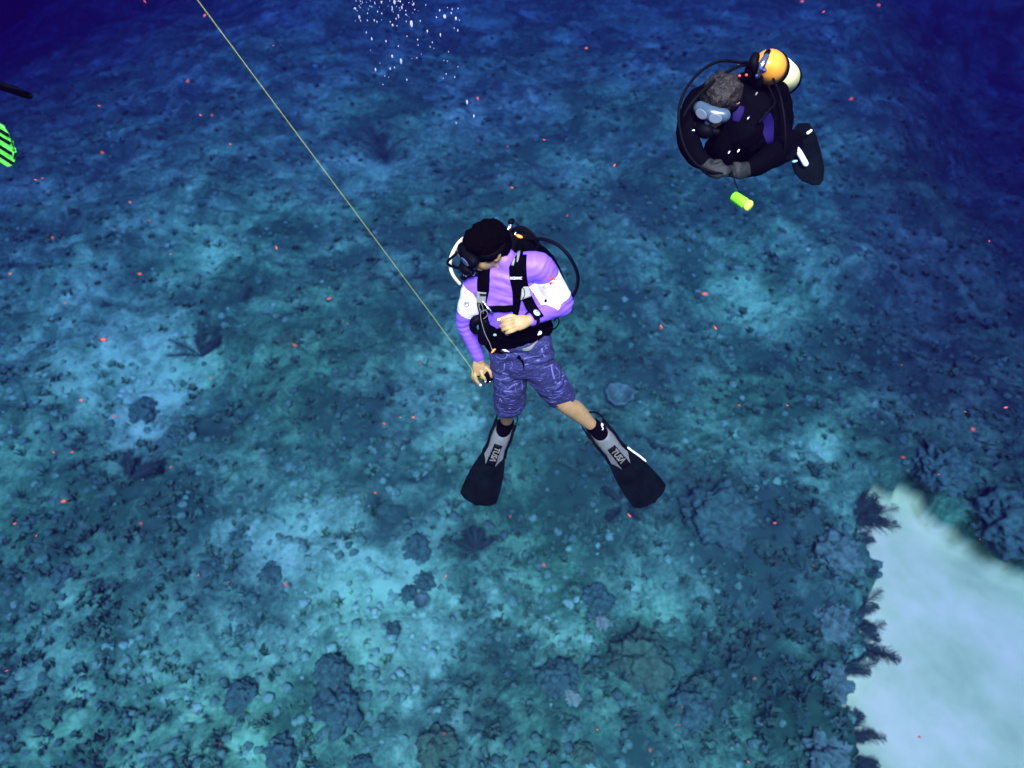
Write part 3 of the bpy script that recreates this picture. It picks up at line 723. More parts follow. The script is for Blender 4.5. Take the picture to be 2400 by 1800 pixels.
# board shorts ----------------------------------------------------
m_short = bpy.data.materials.new('shorts_cloth'); m_short.use_nodes = True
n = m_short.node_tree.nodes; l = m_short.node_tree.links; b = n['Principled BSDF']; b.inputs['Roughness'].default_value = .8
tc = n.new('ShaderNodeTexCoord'); mp = n.new('ShaderNodeMapping'); l.new(tc.outputs['Object'], mp.inputs['Vector'])
mp.inputs['Scale'].default_value = (1.0, 1.0, 3.6)
ns = n.new('ShaderNodeTexNoise'); ns.inputs['Scale'].default_value = 8; ns.inputs['Detail'].default_value = 5; ns.inputs['Distortion'].default_value = 1.2
l.new(mp.outputs[0], ns.inputs['Vector'])
wv = n.new('ShaderNodeMath'); wv.operation = 'MULTIPLY'; wv.inputs[1].default_value = 46; l.new(ns.outputs[0], wv.inputs[0])
sn_ = n.new('ShaderNodeMath'); sn_.operation = 'SINE'; l.new(wv.outputs[0], sn_.inputs[0])
n2_ = n.new('ShaderNodeTexNoise'); n2_.inputs['Scale'].default_value = 90; l.new(tc.outputs['Object'], n2_.inputs['Vector'])
ad = n.new('ShaderNodeMath'); ad.operation = 'MULTIPLY_ADD'; ad.inputs[1].default_value = 1.6; l.new(n2_.outputs[0], ad.inputs[0]); l.new(sn_.outputs[0], ad.inputs[2])
rp = ramp(n, (0.0, (0.010, 0.011, 0.055)), (0.55, (0.014, 0.017, 0.076)), (0.80, (0.027, 0.033, 0.12)), (1.0, (0.09, 0.10, 0.27)))
mu = n.new('ShaderNodeMath'); mu.operation = 'MULTIPLY_ADD'; mu.inputs[1].default_value = .42; mu.inputs[2].default_value = .12; l.new(ad.outputs[0], mu.inputs[0])
l.new(mu.outputs[0], rp.inputs[0]); l.new(rp.outputs[0], b.inputs['Base Color'])
Q = Blob()
Q.tube([pelv + U_ * .105, pelv, pelv - U_ * .05], [(.166, .116), (.174, .120), (.170, .115)], ref=W_, k=30)
crotch = P(1222, 868, 3.93); Q.ball(crotch + U_ * .02, (.07, .07, .06), frame(N_, W_))
he_l = P(1193, 948, 4.27); he_r = P(1314, 926, 4.15)
Q.tube([hip_l + U_ * .02, P(1195, 900, 4.05), he_l], [(.096, .098), (.092, .094), (.094, .088)], ref=W_, k=28)
Q.tube([hip_r + U_ * .02, P(1287, 893, 4.0), he_r], [(.094, .098), (.090, .092), (.084, .088)], ref=W_, k=28)
def sh_wr(co):
    return .005 * mnoise.noise(Vector((co.x * 8, co.y * 8, co.z * 26))) + .0035 * math.sin(co.z * 70 + 9 * mnoise.noise(co * 7))
shorts = Q.make('shorts', m_short, dv, voxel=0.005, smooth=4, wrinkle=sh_wr)
# cut the legs off flat at the hems
def cut(o, c, nn, cap=False):
    b_ = bmesh.new(); b_.from_mesh(o.data)
    g_ = [v for v in b_.verts if (v.co - c).length < .2]
    gs = set(g_); fs = [f for f in b_.faces if all(v in gs for v in f.verts)]
    es = list({e for f in fs for e in f.edges})
    bmesh.ops.bisect_plane(b_, geom=g_ + es + fs, dist=1e-5, plane_co=c, plane_no=nn, clear_outer=True)
    b_.to_mesh(o.data); b_.free(); o.data.update()
dl_ = (he_l - P(1195, 900, 4.05)).normalized(); dr_ = (he_r - P(1287, 893, 4.0)).normalized()
cut(shorts, he_l + dl_ * .02, (dl_ + cv(.25, -.1, .0)).normalized()); cut(shorts, he_r + dr_ * .02, (dr_ + cv(-.15, -.25, 0)).normalized())
sm = shorts.modifiers.new('cloth', 'SOLIDIFY'); sm.thickness = 0.003
bs = bvh_of(shorts)
m_line = mat('shorts_print', (0.12, 0.13, 0.30), .8, noise=.3, scale=120)
m_line2 = mat('shorts_pale_print', (0.42, 0.44, 0.66), .8, noise=.3, scale=120)
def stroke(pxs, w_, m_=None, nm='fish_print'):
    strap(nm, bs, pxs, w_, .0012, .0012, m_ or m_line, shorts, n_=4, dflt=4.0)
def c2(x, y): return (1020 + x / 5.53, 740 + y / 5.53)
# fish on the photo-left leg and on the photo-right leg
for ln, w_ in (([(785, 990), (850, 945), (950, 955), (1000, 975)], .004), ([(785, 1000), (840, 1040), (940, 1035), (1000, 975)], .004), ([(830, 1000), (900, 975), (985, 985)], .010),
               ([(940, 960), (990, 910), (1050, 880)], .0035), ([(1065, 880), (1030, 960), (1075, 1030)], .004), ([(850, 1030), (900, 1070), (960, 1075)], .003),
               ([(930, 1030), (1000, 1020), (1040, 1035)], .003), ([(760, 860), (900, 880), (1115, 830)], .010), ([(1115, 830), (1130, 900), (1125, 970)], .007),
               ([(870, 745), (950, 765)], .012), ([(985, 590), (1010, 640), (960, 700)], .003), ([(900, 620), (890, 720)], .006), ([(780, 520), (860, 560), (920, 545), (935, 500)], .005),
               ([(770, 1110), (900, 1120), (1060, 1090), (1150, 1030)], .007), ([(760, 1180), (860, 1210), (980, 1200)], .006), ([(780, 1150), (900, 1145), (1010, 1150)], .004),
               ([(770, 800), (860, 830), (960, 800)], .004), ([(760, 1240), (860, 1270), (1000, 1250), (1120, 1180)], .004),
               ([(1160, 640), (1360, 570)], .010), ([(1150, 560), (1250, 530), (1370, 520)], .005), ([(1500, 640), (1530, 780), (1570, 890)], .011), ([(1500, 640), (1600, 610), (1690, 600)], .007),
               ([(1560, 670), (1620, 740), (1600, 820)], .004), ([(1640, 730), (1690, 760), (1720, 740)], .004), ([(1640, 790), (1680, 760)], .004), ([(1560, 890), (1660, 850), (1740, 850)], .008),
               ([(1450, 970), (1560, 990), (1700, 960)], .004), ([(1470, 1060), (1600, 1070), (1760, 1020)], .005), ([(1480, 1120), (1600, 1110), (1740, 1060)], .004), ([(1380, 420), (1395, 500), (1430, 540)], .010),
               ([(1420, 400), (1500, 330), (1600, 290)], .006), ([(1430, 420), (1520, 400), (1600, 330)], .006), ([(1460, 380), (1540, 430)], .004), ([(1480, 480), (1600, 440), (1650, 420)], .004),
               ([(1400, 680), (1460, 660), (1500, 640)], .004)):
    stroke([c2(*q) for q in ln], w_)
stroke([c2(1130, 440), c2(1210, 430), c2(1250, 400), c2(1330, 320)], [.012, .022, .014, .005], m_grey, 'pale_print')
stroke([c2(870, 435), c2(910, 450), c2(965, 468)], [.005, .014, .004], m_white, 'pale_print')
m_drk = m_black
stroke([(1213, 835), (1226, 848), (1228, 868)], [.022, .010, .004], m_drk, 'fly')

# boots and fins --------------------------------------------------
def fin(name, heel, tip, wd, blade_m, sc, parent, pocket_m, letters=True, letter_m=None, stripes=None, plate=True, white_rail=None):
    """heel -> tip in world space, wd = width direction; z of the frame is the upper side"""
    y = (tip - heel).normalized(); L = (tip - heel).length; z = wd.cross(y).normalized()
    if z.dot(cv(0, 0, 1)) < 0: z = -z
    x = y.cross(z).normalized(); fr = Matrix((x, y, z)).transposed(); s = L / .62
    def T(a, b_, c_=0): return heel + fr @ Vector((a * s * sc, b_ * s, c_ * s))
    # blade: lofted sheet with ribs and rails
    prof = [(.16, .056), (.22, .064), (.28, .080), (.34, .096), (.40, .107), (.46, .114), (.52, .118), (.56, .118), (.585, .108), (.602, .088), (.614, .055), (.62, .0)]
    nxx = 24; V, Fc = [], []
    for (yy, hw) in prof:
        for side in (0, 1):
            for i in range(nxx + 1):
                u = -1 + 2 * i / nxx; hgt = .0035 + (.006 if abs(u) > .94 else 0) * (1 if yy < .58 else .4) + .0035 * (math.exp(-((abs(u) - .33) / .035) ** 2)) * (1 if yy > .26 else 0)
                sag = -.012 * ((yy - .16) / .46) ** 2 + .01 * (yy - .16)
                V.append(T(u * max(hw, .004), yy - (.012 * abs(u) if yy > .57 else 0), (hgt if side else -hgt) + sag))
    k = nxx + 1
    for r_ in range(len(prof) - 1):
        for i in range(nxx):
            a = r_ * 2 * k + i; b_ = a + 2 * k; Fc.append((a, b_, b_ + 1, a + 1)); Fc.append((a + k, a + k + 1, b_ + k + 1, b_ + k))
        for i in (0, nxx):
            a = r_ * 2 * k + i; b_ = a + 2 * k; Fc.append((a, a + k, b_ + k, b_) if i == 0 else (a, b_, b_ + k, a + k))
    for i in range(nxx):
        Fc.append((i, i + 1, i + 1 + k, i + k)); a = (len(prof) - 1) * 2 * k + i; Fc.append((a, a + k, a + k + 1, a + 1))
    root = empty(name, heel, None, None); root.parent = parent; root.matrix_parent_inverse = Matrix.Translation(-parent.location)
    def ad(o): o.parent = root; o.matrix_parent_inverse = Matrix.Translation(-heel); return o
    ad(mesh_obj('blade', [tuple(v) for v in V], Fc, blade_m))
    # foot pocket
    pk = Blob(); rr_ = [(.052, .020), (.056, .034), (.056, .034), (.052, .026), (.046, .012)]
    pk.tube([T(0, .07, -.004), T(0, .10, .010), T(0, .16, .012), T(0, .22, .008), T(0, .27, .003)], [(a * s * sc, b_ * s) for a, b_ in rr_], ref=x, k=24)
    o = pk.make('foot_pocket', pocket_m, None, voxel=.006, smooth=3); ad(o)
    for sg in (-1, 1):
        q = [T(sg * .050, .03, .0), T(sg * .062, .08, .006), T(sg * .066, .13, .008), T(sg * .062, .19, .004), T(sg * .072, .25, .002)]
        c = catmull(q, 4); nn = [x * sg] * len(c)
        v, f = slab(c, nn, [.040 * s * (1 - .5 * i / (len(c) - 1)) for i in range(len(c))], .014 * s); ad(mesh_obj('side_rail', [tuple(w_) for w_ in v], f, m_rubber))
        prism('buckle', T(sg * .060, .045, .006), frame(x * sg, y), [(-.022 * s, -.012 * s), (.022 * s, -.012 * s), (.026 * s, 0), (.022 * s, .012 * s), (-.022 * s, .012 * s)], .010 * s, m_rubber, None); ad(bpy.context.scene.collection.objects[-1])
    st = catmull([T(-.062, .045, 0), T(-.058, -.02, -.01), T(0, -.055, -.02), T(.058, -.02, -.01), T(.062, .045, 0)], 5)
    nn = [(p_ - T(0, .03, -.01)).normalized() for p_ in st]
    v, f = slab(st, nn, .022 * s, .006 * s); ad(mesh_obj('strap', [tuple(w_) for w_ in v], f, m_rubber))
    if plate:
        bp_ = bvh_of(o)
        def onp(a, b_, off=.002):
            h, n0, i0, d0 = bp_.ray_cast(T(a, b_, .2), -z); 
            return (h if h is not None else T(a, b_, .012)) + z * off
        # dark plate that carries the name, running into the blade
        V, Fc = [], []
        cells = [(-.026 + .052 * i / 4, .165 + .16 * j / 8) for j in range(9) for i in range(5)]
        for off in (0.0, .0035):
            for a, b_ in cells: V.append(onp(a, b_, off) if b_ < .27 else T(a, b_, .010 - (b_ - .27) * .02) + z * off)
        for j in range(8):
            for i in range(4):
                a = j * 5 + i; Fc.append((a + 45, a + 46, a + 51, a + 50)); Fc.append((a, a + 5, a + 6, a + 1))
        rim = [i for i in range(5)] + [9 + 5 * i for i in range(8)] + [43, 42, 41, 40] + [35 - 5 * i for i in range(7)]
        for i in range(len(rim)): a, b_ = rim[i], rim[(i + 1) % len(rim)]; Fc.append((a, b_, b_ + 45, a + 45))
        ad(mesh_obj('name_plate', [tuple(w_) for w_ in V], Fc, m_rubber))
        if letters:
            ca, cb = onp(0, .185, .0045), onp(0, .262, .0045); yy_ = (cb - ca).normalized(); zz_ = x.cross(yy_); zz_ = zz_ if zz_.dot(z) > 0 else -zz_
            fr2 = frame(zz_, yy_); c = (ca + cb) / 2 + zz_ * .004 + yy_ * .012
            o2 = lettering('lettering', 'TUS\u039b', c, fr2, .050 * s, letter_m or m_grey, parent, thick=.0012, aspect=.92, shear=.12)
            o2.parent = root; o2.matrix_parent_inverse = Matrix.Translation(-heel)
        # pale wings of the pocket either side of the plate
        for sg in (-1, 1):
            ol = [(sg * .050, .20), (sg * .030, .20), (sg * .030, .325), (sg * .046, .285), (sg * .060, .26)]
            V = []
            for off in (.0, .003):
                for a, b_ in ol: V.append((onp(a, b_, off) if b_ < .22 else T(a, b_, .0085) + z * off))
            m5 = 5; Fc = [tuple(range(5))[::-1], tuple(range(5, 10))] + [(i, (i + 1) % 5, 5 + (i + 1) % 5, 5 + i) for i in range(5)]
            ad(mesh_obj('pocket_wing', [tuple(w_) for w_ in V], Fc, pocket_m, smooth=False))
        if white_rail:
            sg = white_rail; c = catmull([T(sg * .074, .235, .010), T(sg * .083, .27, .010), T(sg * .101, .33, .008), T(sg * .110, .375, .006)], 4)
            v, f = tube_arr(c, [.004 * s, .006 * s] + [.0055 * s] * (len(c) - 4) + [.004 * s, .002 * s], 8); ad(mesh_obj('rail_trim', [tuple(w_) for w_ in v], f, m_white))
    return root, fr, T
m_blade = mat('fin_blade', (0.0010, 0.0028, 0.0034), 0.8, spec=.03, noise=.5, scale=14, bump=.3, bscale=40)
m_pocket = mat('fin_pocket', (0.11, 0.125, 0.10), .45, noise=.12, scale=40, bump=.4, bscale=60)
h1, t1 = P(1189, 980, 4.55), P(1114, 1186, 4.72); f1, fr1, T1 = fin('swim_fin', h1, t1, cv(.93, .36, .1), m_blade, 1.0, dv, m_pocket)
h2, t2 = P(1388, 990, 4.42), P(1536, 1180, 4.60); f2, fr2_, T2 = fin('swim_fin', h2, t2, cv(.80, .60, .12), m_blade, 0.94, dv, m_pocket, white_rail=-1)
def boot(an, kn, T, fr):
    d = (an - kn).normalized(); k = Blob()
    k.tube([an - d * .05, an + d * .01], [.047, .048], k=24)
    k.tube([an - d * .01, T(0, .05, .012), T(0, .11, .014)], [(.047, .050), (.049, .042), (.045, .034)], ref=fr.col[0], k=24)
    return k.make('boot', m_black, dv, voxel=.006, smooth=4)
bt1 = boot(an_l, kn_l, T1, fr1); bt2 = boot(an_r, kn_r, T2, fr2_)
bb = bvh_of(bt2)
pts = []
for a, b_ in ((1409, 992), (1413, 990), (1415, 994), (1412, 998), (1409, 995), (1411, 1001), (1414, 1004), (1411, 1008)): pts.append(surf(bb, a, b_, .0015, 4.4)[0])
c = catmull(pts, 3); v, f = tube_arr(c, [.0026] * len(c), 6); adopt(mesh_obj('boot_mark', [tuple(w_) for w_ in v], f, m_white), bt2)
# ---------------------------------------------------------------- scuba gear of the diver in the middle
hr = Blob()
hr.ball(hp(-0.016, 0, 0.030), (0.108, 0.091, 0.100), HF); hr.ball(hp(-0.055, 0, -0.010), (0.066, 0.080, 0.080), HF)
hr.ball(hp(0.035, 0, 0.062), (0.062, 0.074, 0.050), HF)
hair = hr.make('hair', m_hair, dv, voxel=.006, smooth=3, wrinkle=lambda c: .007 * mnoise.noise(c * 38) + .004 * mnoise.noise(c * 90))
mk = Blob(); mk.tube([hp(.094, -.052, .012), hp(.102, 0, .014), hp(.094, .052, .012)], [.030, .033, .030], k=16); mk.tube([hp(.104, 0, .0), hp(.112, 0, -.026)], [.022, .018])
mask = mk.make('mask', m_rubber, dv, voxel=.005, smooth=3)
for s in (-1, 1):
    c = hp(.128, s * .033, .016); prism('lens', c, frame(Hf + Hs * s * .2, Hs), ell(.028, .022, 16), .004, m_glass, mask)
c = [hp(.09 * math.cos(a) - .012, .097 * math.sin(a), .018 + .016 * (1 - math.cos(a)) / 2) for a in [i * math.pi / 10 for i in range(-9, 10)]]
v, f = slab([Vector(p_) for p_ in c], [(Vector(p_) - hp(-.012, 0, .02)).normalized() for p_ in c], .024, .004); adopt(mesh_obj('mask_strap', [tuple(w_) for w_ in v], f, m_rubber), mask)
rg = Blob(); rg.ball(hp(.128, 0, -.058), (.030, .040, .034), HF); rg.tube([hp(.12, -.045, -.055), hp(.12, .045, -.055)], [.014, .014]); rg.tube([hp(.085, 0, -.06), hp(.12, 0, -.06)], [.018, .02])
reg = rg.make('regulator', m_rubber, dv, voxel=.005, smooth=2)
hose('hose', [hp(.12, -.05, -.055), P(1078, 590, 3.34), P(1056, 606, 3.36), P(1049, 615, 3.38), P(1056, 623, 3.42), P(1080, 630, 3.48), P(1100, 640, 3.52)], .0065, m_rubber, reg)
hose('hose', [P(1150, 560, 3.62), P(1120, 549, 3.56), P(1098, 552, 3.52), P(1076, 568, 3.46), P(1060, 595, 3.43), P(1055, 620, 3.43), P(1062, 645, 3.46), P(1078, 666, 3.52)], .0085, m_yellowh, dv)
# buoyancy vest
bc = Blob()
bc.tube([neck - N_ * .10 - U_ * .02, chest - N_ * .13, belly - N_ * .12, pelv - N_ * .09 + U_ * .05], [(.13, .045), (.185, .055), (.19, .055), (.15, .05)], ref=W_, k=28)
bc.tube([P(1228, 572, 3.60), P(1268, 597, 3.63), P(1302, 642, 3.72), P(1318, 664, 3.78)], [.035, .040, .034, .016])
bc.tube([P(1200, 560, 3.60), P(1235, 580, 3.56)], [.045, .045])
bc.tube([P(1200, 750, 3.71), P(1207, 786, 3.80)], [(.176, .122), (.176, .124)], ref=W_, k=30)
bc.tube([P(1262, 745, 3.68), P(1272, 768, 3.73)], [(.060, .052), (.056, .048)], ref=W_)
bc.tube([P(1140, 745, 3.66), P(1148, 795, 3.74)], [(.044, .045), (.042, .042)], ref=W_)
bc.tube([P(1128, 690, 3.58), P(1140, 740, 3.64)], [(.028, .05), (.034, .05)], ref=W_)
bcd = bc.make('buoyancy_vest', m_black, dv, voxel=.006, smooth=3, wrinkle=lambda c: .006 * mnoise.noise(c * 16) + .003 * mnoise.noise(c * 45))
bx = bvh_of(shirt, bcd, shorts)
ST = lambda nm, px_, w_, th=.008, off=.006, m_=None, par=None: strap(nm, bx, px_, w_, th, off, m_ or m_black, par or bcd)
ST('shoulder_strap', [(1138, 632), (1134, 655), (1133, 680), (1132, 710), (1134, 745)], [.055, .062, .058, .046, .045], .014)
ST('shoulder_strap', [(1216, 578), (1210, 610), (1211, 650), (1213, 690), (1208, 735)], [.07, .070, .066, .046, .026], .014)
ST('shoulder_strap', [(1226, 600), (1222, 640), (1228, 680), (1242, 715), (1262, 745)], [.04, .05, .050, .052, .06], .012)
ST('chest_strap', [(1140, 724), (1165, 722), (1185, 723), (1208, 720)], .034, .008)
ST('chest_strap', [(1215, 700), (1212, 735), (1208, 750)], .010, .006, .009)
ST('waist_strap', [(1150, 784), (1180, 796), (1215, 800), (1250, 790)], .030, .008)
ST('reflective_tab', [(1219, 590), (1217, 600), (1214, 617)], [.012, .015, .006], .003, .017, m_grey)
ST('reflective_tab', [(1201, 605), (1203, 623)], [.006, .014], .003, .017, m_grey)
def plate_on(nm, a, b_, ol, th, off, m_, xd=(1, 0), par=None):
    p, nn = surf(bx, a, b_, off); nn = (nn + cv(0, 0, 1.2)).normalized()
    return prism(nm, p, frame(nn, cv(xd[0], xd[1], 0)), ol, th, m_, par or bcd)
def rect(a, b_): return [(-a, -b_), (a, -b_), (a, b_), (-a, b_)]
plate_on('buckle', 1133, 690, [(-.022, -.030), (.020, -.030), (.024, .026), (-.024, .026)], .006, .020, m_grey, (1, -.05))
plate_on('buckle_slot', 1133, 680, rect(.017, .004), .003, .0262, m_rubber, (1, -.05))
plate_on('buckle', 1229, 686, [(-.022, -.034), (.030, -.014), (.014, .034), (-.016, .034)], .007, .020, m_grey, (1, -.02))
p, nn = surf(bx, 1222, 685, .030); v, f = tube_arr([p + cv(.012 * math.cos(a), .026 * math.sin(a), 0) for a in [i * .5 - 1.5 for i in range(7)]], [.002] * 7, 5); adopt(mesh_obj('pull_cord', [tuple(w_) for w_ in v], f, m_rubber), bcd)
p, nn = surf(bx, 1212, 648, .019); nn = (nn + cv(0, 0, 1)).normalized()
lettering('lettering', 'OCEANIC', p, frame(nn, cv(1, .03, 0)), .0165, m_white, bcd, .0008, .80)
# clips, rings and cords on the chest
for q in ([(1128, 700), (1131, 715), (1134, 728)], [(1131, 700), (1137, 715), (1139, 728)], [(1126, 696), (1125, 712), (1131, 729)]):
    c = [surf(bx, a, b_, .024)[0] for a, b_ in q]; v, f = tube_arr(catmull(c, 3), [.0015] * 7, 6); adopt(mesh_obj('cord', [tuple(w_) for w_ in v], f, m_grey), bcd)
for q, r_ in (([(1138, 700), (1141, 708), (1146, 716), (1152, 722), (1156, 729)], .005), ([(1141, 722), (1148, 720), (1155, 724), (1154, 730)], .0035), ([(1143, 706), (1138, 710)], .004)):
    c = catmull([surf(bx, a, b_, .028)[0] for a, b_ in q], 3); v, f = tube_arr(c, [r_ * (1 + .35 * math.sin(i * 1.9)) for i in range(len(c))], 8); adopt(mesh_obj('snap_clip', [tuple(w_) for w_ in v], f, m_chrome), bcd)
c = [P(a, b_, 3.50) for a, b_ in ((1136, 727), (1128, 731), (1126, 740), (1130, 760), (1138, 785), (1148, 805), (1153, 820))]
v, f = tube_arr(catmull(c, 4), [.0012] * 25, 6); adopt(mesh_obj('cord', [tuple(w_) for w_ in v], f, m_grey), bcd)
c = [P(a, b_, 3.50) for a, b_ in ((1136, 726), (1142, 732), (1141, 741), (1132, 748))]
v, f = tube_arr(catmull(c, 4), [.0012] * 13, 6); adopt(mesh_obj('cord', [tuple(w_) for w_ in v], f, m_grey), bcd)
k = Blob(); k.ball(P(1156, 822, 3.62), (.007, .009, .006), CR); k.ball(P(1160, 819, 3.62), (.005, .005, .005), CR); k.ball(P(1153, 826, 3.62), (.004, .005, .004), CR); k.make('toggle', m_orange, bcd, voxel=.002, smooth=1)
k = Blob(); k.ball(P(1266, 780, 3.60), (.009, .010, .006), CR); k.ball(P(1262, 784, 3.60), .005); k.make('dump_valve', m_white, bcd, voxel=.002, smooth=1)
k = Blob(); k.ball(P(1160, 785, 3.60), (.010, .007, .005), CR); k.make('toggle', mat('green_plastic', (.12, .35, .16), .4), bcd, voxel=.002, smooth=1)
# gauges and pouch on the photo's left hip
k = Blob(); k.tube([P(1130, 745, 3.62), P(1113, 752, 3.62), P(1108, 768, 3.64), P(1114, 778, 3.66)], [.022, .024, .018, .014]); k.tube([P(1138, 752, 3.62), P(1134, 778, 3.66), P(1133, 796, 3.70)], [.024, .028, .030])
k.make('gauge_console', m_rubber, dv, voxel=.005, smooth=3)
hose('hose', [P(1298, 752, 3.70), P(1307, 745, 3.66), P(1310, 755, 3.66), P(1304, 767, 3.70), P(1290, 775, 3.74)], .0035, m_rubber, dv)
# inflator and dial by the throat, on the photo's left shoulder
for (a, b_, r_, r2) in ((1091, 641, .020, .012), (1111, 641, .014, .012)):
    p = P(a, b_, 3.46); prism('dial', p, frame(cv(-.45, .3, 1), cv(.5, -1, 0)), ell(r_, r2, 16), .012, m_chrome, dv)
    prism('dial_face', p + frame(cv(-.45, .3, 1), cv(.5, -1, 0)) @ Vector((0, 0, .0125)), frame(cv(-.45, .3, 1), cv(.5, -1, 0)), ell(r_ * .6, r2 * .55, 14), .001, m_rubber, dv)
k = Blob(); k.tube([P(1086, 650, 3.50), P(1100, 640, 3.49), P(1122, 642, 3.48)], [.016, .018, .016]); k.make('inflator', m_rubber, dv, voxel=.005, smooth=2)
# tank, valve, first stage
ta = P(1214, 574, 3.68); td = (-U_ * .97 - N_ * .12).normalized(); fr_t = frame(-td, W_)
def lathe(name, c, fr, prof, m, parent, k=28):
    V, Fc = [], []
    for r_, z_ in prof:
        for j in range(k): a = 2 * math.pi * j / k; V.append(c + fr @ Vector((r_ * math.cos(a), r_ * math.sin(a), z_)))
    for i in range(len(prof) - 1):
        for j in range(k): Fc.append((i * k + j, i * k + (j + 1) % k, (i + 1) * k + (j + 1) % k, (i + 1) * k + j))
    Fc.append(tuple(range(k))[::-1]); Fc.append(tuple((len(prof) - 1) * k + j for j in range(k)))
    o = mesh_obj(name, [tuple(v) for v in V], Fc, m)
    return adopt(o, parent) if parent else o
m_tank = mat('orange_tank_paint', (.85, .34, .03), .35, noise=.08, scale=20)
tank = lathe('tank', ta, fr_t, [(.05, -.66), (.085, -.64), (.09, -.60), (.09, -.06), (.086, -.03), (.070, .0), (.045, .025), (.026, .04), (.020, .06)], m_tank, dv)
vc = P(1193, 536, 3.56)
lathe('valve', ta + fr_t @ Vector((0, 0, .055)), fr_t, [(.018, 0), (.018, .05), (.014, .055)], m_chrome, tank)
k = Blob(); k.ball(P(1188, 541, 3.56), .014); k.ball(P(1194, 534, 3.56), .016); k.ball(P(1197, 527, 3.56), .013); k.ball(P(1200, 540, 3.57), .013); k.ball(P(1183, 544, 3.57), .010); k.tube([P(1195, 538, 3.57), P(1206, 556, 3.62)], [.016, .018])
k.make('valve_body', m_chrome, tank, voxel=.004, smooth=1)
k = Blob(); k.tube([P(1197, 521, 3.555), P(1200, 518, 3.56)], [.016, .014]); k.make('valve_knob', m_rubber, tank, voxel=.004, smooth=1)
k = Blob(); k.tube([P(1200, 548, 3.57), P(1222, 540, 3.57), P(1240, 552, 3.58)], [.026, .024, .022]); k.tube([P(1225, 556, 3.58), P(1244, 562, 3.58)], [.026, .022]); k.tube([P(1205, 560, 3.56), P(1196, 575, 3.53), P(1196, 590, 3.52)], [.03, .034, .03])
k.make('first_stage', m_rubber, tank, voxel=.005, smooth=2)
k = Blob(); k.ball(P(1217, 554, 3.535), (.019, .009, .008), CR @ Matrix.Rotation(-.35, 3, 'Z')); k.make('stage_cap', m_orange, tank, voxel=.002, smooth=1)
k = Blob(); k.ball(P(1243, 571, 3.54), (.006, .007, .005), CR); k.make('stage_cap', m_orange, tank, voxel=.002, smooth=1)
k = Blob(); k.ball(P(1208, 546, 3.54), .007); k.ball(P(1207, 550, 3.54), .006); k.make('stage_bolt', m_chrome, tank, voxel=.002, smooth=1)
hose('hose', [P(1196, 545, 3.56), P(1205, 537, 3.52), P(1228, 535, 3.50), P(1248, 547, 3.49), P(1261, 568, 3.50), P(1258, 582, 3.52), P(1248, 594, 3.54)], .0068, m_rubber, tank)
hose('hose', [P(1228, 558, 3.55), P(1250, 561, 3.50), P(1275, 561, 3.46), P(1310, 576, 3.43), P(1338, 607, 3.44), P(1354, 645, 3.50), P(1350, 680, 3.58), P(1332, 706, 3.68)], .0088, m_rubber, tank)
# watch
wd_ = (el_r - wr_r).normalized(); wc = wr_r.lerp(el_r, .10)
fw = frame(wd_, cv(0, 0, 1)); V, Fc = [], []
for i in range(28):
    a = 2 * math.pi * i / 28
    for (r_, z_) in ((.037, -.011), (.040, -.011), (.041, 0), (.040, .011), (.037, .011)): V.append(wc + fw @ Vector((r_ * math.cos(a), r_ * math.sin(a), z_)))
for i in range(28):
    for j in range(5): Fc.append((i * 5 + j, ((i + 1) % 28) * 5 + j, ((i + 1) % 28) * 5 + (j + 1) % 5, i * 5 + (j + 1) % 5))
watch = adopt(mesh_obj('watch', [tuple(v) for v in V], Fc, m_rubber), dv)
wn = (cv(.0, .25, 1)); wn = (wn - wd_ * wn.dot(wd_)).normalized(); wp = wc + wn * .040
lathe('bezel', wp, frame(wn, wd_), [(.021, -.006), (.024, .0), (.024, .006), (.020, .009)], m_rubber, watch)
lathe('dial', wp + wn * .0088, frame(wn, wd_), [(.0175, 0), (.0175, .002)], m_clear, watch)

for (a, b_, w2, h2) in ((-.004, .004, .004, .0016), (.004, .005, .002, .003), (0, -.004, .006, .0016)):
    fq = frame(wn, cv(1, .2, 0)); prism('dial_mark', wp + wn * .0108 + fq @ Vector((a, b_, 0)), fq, rect(w2, h2), .0005, m_rubber, watch)

# reel held in the hand, and the line it pays out --------------------
rc = hpx(490, 1572, 3.945); reel = empty('line_reel', rc, 'black finger reel held in the lowered hand of the diver in shorts', 'reel')
ra_ = frame(cv(.62, -.45, .65), cv(.6, .8, 0))
lathe('spool', rc, ra_, [(.012, -.028), (.036, -.028), (.038, -.024), (.036, -.019), (.022, -.017), (.022, .017), (.036, .019), (.038, .024), (.036, .028), (.012, .028)], m_rubber, reel)
m_line3 = mat('yellow_line', (.50, .62, .06), .5)
lathe('wound_line', rc, ra_, [(.024, -.016), (.030, -.015), (.031, 0), (.030, .015), (.024, .016)], m_line3, reel)
c = [hpx(a, b_, 3.95) for a, b_ in ((520, 1600), (512, 1622), (520, 1640), (533, 1636), (536, 1612))]
v, f = tube_arr(catmull(c, 4), [.0028] * 17, 6); adopt(mesh_obj('snap_clip', [tuple(w_) for w_ in v], f, m_chrome), reel)
a0 = P(1104, 862, 3.895); a1 = P(463, 0, 2.55); a2 = a1 + (a1 - a0) * .9
pts = [hpx(455, 1600, 3.945), hpx(400, 1600, 3.915), hpx(362, 1570, 3.90), hpx(360, 1530, 3.895), a0] + [a0.lerp(a1, i / 12) + Vector((0, 0, -.03 * math.sin(math.pi * i / 12))) * 0 for i in range(1, 13)] + [a2]
v, f = tube_arr(pts, [.0009] * len(pts), 6)
ln_ = mesh_obj('reel_line', [tuple(w_) for w_ in v], f, m_line3); tag(ln_, 'thin yellow line running from the reel up past the top edge', 'line')
